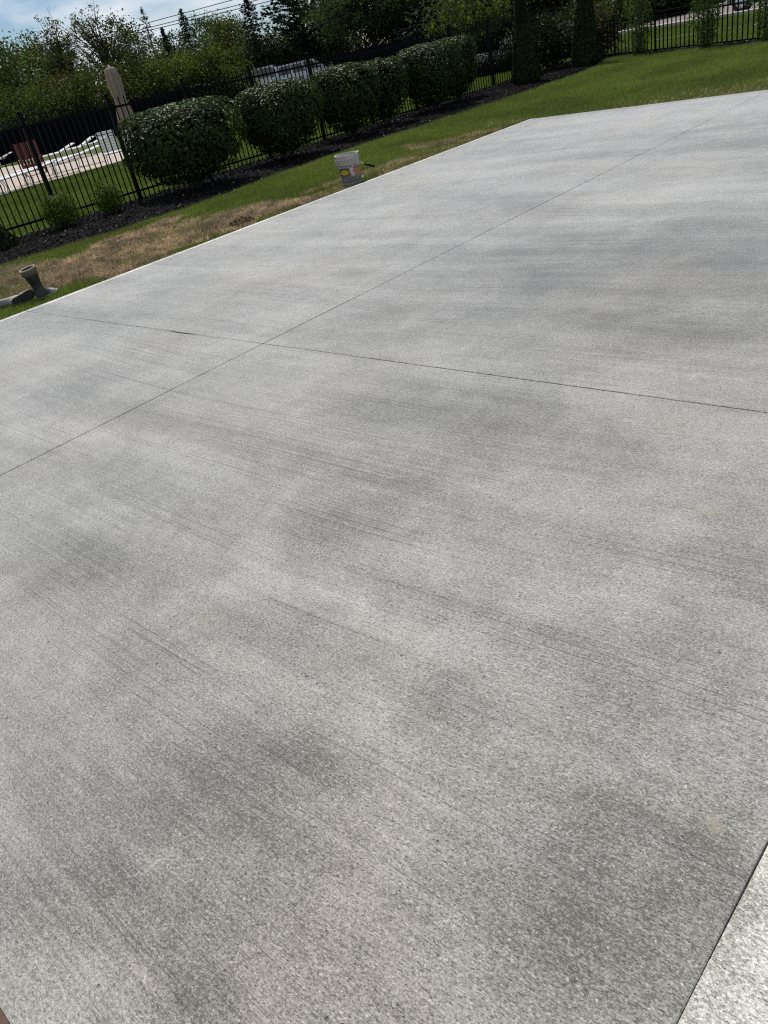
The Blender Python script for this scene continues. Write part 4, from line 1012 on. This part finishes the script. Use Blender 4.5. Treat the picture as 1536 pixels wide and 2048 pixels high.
# ------------------------------------------------------------------ vehicles
M_TYRE = simple('tyre_rubber', (.018, .018, .018), .85, .3)
M_RIMM = simple('alloy_rim', (.42, .42, .44), .35, .5, .8, var=.08)
def glass_mat():
    m, t, p = mat_base('tinted_car_glass'); p.inputs['Base Color'].default_value = (.010, .012, .016, 1); p.inputs['Roughness'].default_value = .06; p.inputs['Specular IOR Level'].default_value = .6
    g = G(t); pos = g.n('ShaderNodeTexCoord').outputs['Object']; g.put(p.inputs['Base Color'], g.mix(g.noise(pos, 2, 2), (.008, .010, .014, 1), (.02, .024, .03, 1))); return m
M_GLASS = glass_mat()
def car(loc, rz, paint, label, cat, L=4.7, Wd=1.85, Ht=1.7, kind='suv', wr=.36):
    t = thing('parked_'+cat, loc, rz, label, cat)
    mp_ = simple('car_paint_'+cat, paint, .28, .6, var=.03); mp_.node_tree.nodes['Principled BSDF'].inputs['Coat Weight'].default_value = .5
    h = Wd/2
    hood = {'suv': (1.05, 1.0), 'van': (1.15, 1.05), 'truck': (1.15, 1.08)}[kind][0]
    # lower body lofted along X: (x, half width, z bottom, z top)
    sec = [(-L/2, .80*h, .42, hood*.86), (-L/2+.12, .94*h, .30, hood*.95), (-L/2+.6, h, .26, hood), (0, h, .26, hood), (L/2-1.1, h, .26, hood*.97), (L/2-.25, .93*h, .28, hood*.86), (L/2, .78*h, .38, hood*.72)]
    def loft(sec, name, mat, tw=.92):
        V = []; Fc = []
        for x, w, z0, z1 in sec:
            zm = z0+(z1-z0)*.62
            V += [(x, -w*.94, z0), (x, -w, z0+.12), (x, -w, zm), (x, -w*tw, z1), (x, w*tw, z1), (x, w, zm), (x, w, z0+.12), (x, w*.94, z0)]
        for i in range(len(sec)-1):
            for j in range(8): Fc.append((i*8+j, i*8+(j+1) % 8, (i+1)*8+(j+1) % 8, (i+1)*8+j))
        Fc += [tuple(range(8)), tuple((len(sec)-1)*8+j for j in range(7, -1, -1))]
        mb = MB(); mb.add(V, [tuple(reversed(f)) for f in Fc]); o = mb.build(name, mat, t)
        return o
    loft(sec, 'body', mp_)
    cab = {'suv': (-L/2+.12, -L/2+.45, .55, 1.35), 'van': (-L/2+.05, -L/2+.12, 1.15, 1.95), 'truck': (-.75, -.55, .75, 1.45)}[kind]
    xb, xbt, xft, xf = cab; zt = Ht; zb = hood-.03; wt = h*.76; wb = h*.93
    V = [(xb, -wb, zb), (xf, -wb, zb), (xf, wb, zb), (xb, wb, zb), (xbt, -wt, zt), (xft, -wt, zt), (xft, wt, zt), (xbt, wt, zt)]
    mb = MB(); mb.add(V, [(4, 5, 6, 7), (0, 1, 5, 4), (1, 2, 6, 5), (2, 3, 7, 6), (3, 0, 4, 7)]); mb.build('cabin', mp_, t)
    A = [np.array(v) for v in V]
    def quad(a, b, c, d, u0, u1, v0, v1, name, off=.012):
        f = lambda u, v: (a*(1-u)+b*u)*(1-v)+(d*(1-u)+c*u)*v
        P = [f(u0, v0), f(u1, v0), f(u1, v1), f(u0, v1)]; nn = np.cross(P[1]-P[0], P[3]-P[0]); nn /= np.linalg.norm(nn)
        mb = MB(); mb.add([p+nn*off for p in P]+[p+nn*.001 for p in P], [(0, 1, 2, 3), (0, 4, 5, 1), (1, 5, 6, 2), (2, 6, 7, 3), (3, 7, 4, 0)]); return mb.build(name, M_GLASS, t)
    nw = 3 if kind == 'suv' else 2
    for i in range(nw):
        u0, u1 = .06+.88*i/nw+.02, .06+.88*(i+1)/nw-.02
        quad(A[0], A[1], A[5], A[4], u0, u1, .12, .86, 'side_window'); quad(A[2], A[3], A[7], A[6], 1-u1, 1-u0, .12, .86, 'side_window')
    quad(A[1], A[2], A[6], A[5], .06, .94, .08, .9, 'windscreen'); quad(A[3], A[0], A[4], A[7], .08, .92, .15, .85, 'rear_window')
    if kind == 'truck':
        mb = MB(); mb.box((-L/2+.1, -h*.86, hood+.004), (-.80, -h*.80, hood+.10)); mb.box((-L/2+.1, h*.80, hood+.004), (-.80, h*.86, hood+.10)); mb.build('bed_rail', mp_, t)
    for sx in (-L/2+.85, L/2-.9):
        for sy in (-1, 1):
            mb = MB()
            pr = [(wr*.62, -.10), (wr*.95, -.11), (wr, -.07), (wr, .07), (wr*.95, .11), (wr*.62, .10)]
            mb.lathe(pr, 24); o = mb.build('wheel', M_TYRE, t); o.location = (sx, sy*(h-.09), wr); o.rotation_euler = (math.pi/2, 0, 0)
            mb = MB(); z = -sy*.085
            mb.lathe([(wr*.64, z), (wr*.60, z*1.12), (wr*.52, z*.8)], 24)
            for k in range(7):
                a = 2*math.pi*k/7; c_, s_ = math.cos(a), math.sin(a); q = .035
                mb.add([(c_*.05-s_*q, s_*.05+c_*q, z), (c_*.05+s_*q, s_*.05-c_*q, z), (c_*wr*.6+s_*q, s_*wr*.6-c_*q, z*1.05), (c_*wr*.6-s_*q, s_*wr*.6+c_*q, z*1.05)], [(0, 1, 2, 3)])
            mb.build('rim', M_RIMM, o)
            mb = MB(); mb.tube([(sx+math.cos(a)*(wr+.07), sy*(h+.004), wr+math.sin(a)*(wr+.07)) for a in np.linspace(-.15, math.pi+.15, 14)], .035, 6); mb.build('wheel_arch', M_TYRE, t)
    for sy in (-1, 1):
        mb = MB(); mb.box((L/2-.14, sy*h*.62-.14, hood*.60), (L/2+.015, sy*h*.62+.14, hood*.70)); mb.build('headlight', M_RIMM, t)
        mb = MB(); mb.box((-L/2-.012, sy*h*.66-.09, hood*.62), (-L/2+.05, sy*h*.66+.09, hood*.84)); mb.build('tail_light', M_RED, t)
        mb = MB(); mb.box((xf-.35, sy*(h+.09)-.07, hood+.02), (xf-.22, sy*(h+.09)+.07, hood+.16)); mb.build('wing_mirror', mp_, t)
    return t
p = aim(606, 120, 61); car((p[0], p[1], GZ), math.atan2(p[1], p[0])-math.pi/2+.15, (.52, .54, .58), 'silver car parked behind the fence over the second clipped shrub', 'car', 4.9, 1.9, 1.68)
p = aim(512, 140, 63); car((p[0], p[1], GZ), math.atan2(p[1], p[0])-math.pi/2+.1, (.48, .47, .50), 'pale van parked left of the silver car behind the fence', 'van', 4.4, 1.95, 1.85, 'van')
p = aim(1445, 10, 35.2); car((-10.25, 32.75, GZ+.01), math.atan2(r1[1]-r0[1], r1[0]-r0[0]), (.62, .63, .65), 'white truck parked on the road behind the low fence', 'truck', 5.6, 1.95, 1.85, 'truck', .40)

# ------------------------------------------------------------------ overhead wires
M_CABLE = simple('black_cable', (.006, .006, .008), .7, .05)
for i, (xa, ya, xb, yb, D, lb) in enumerate([(247, 50, 400, 8, 96, 'highest overhead power line crossing the sky'), (245, 60, 400, 20, 96, 'second overhead power line just under the highest'),
        (245, 65, 400, 27, 96, 'third overhead power line, lowest of the three against the sky'), (475, 50, 610, 5, 62, 'power line crossing in front of the bent spruce'),
        (506, 78, 735, 5, 62, 'lowest power line passing in front of the layered pine')]):
    s = (yb-ya)/(xb-xa); pts = []
    for k in range(21):
        x = -500+2400*k/20; pts.append(None)
    A_ = aim(-400, ya+s*(-400-xa), D); B_ = aim(1500, ya+s*(1500-xa), D)
    for k in range(21):
        f = k/20; pts[k] = A_*(1-f)+B_*f-np.array([0, 0, 1.0])*(.35*4*f*(1-f))
    mb = MB(); mb.tube(pts, .03 if D > 70 else .010, 5); tag(mb.build('power_line', M_CABLE), lb, 'power line', 'overhead power lines')
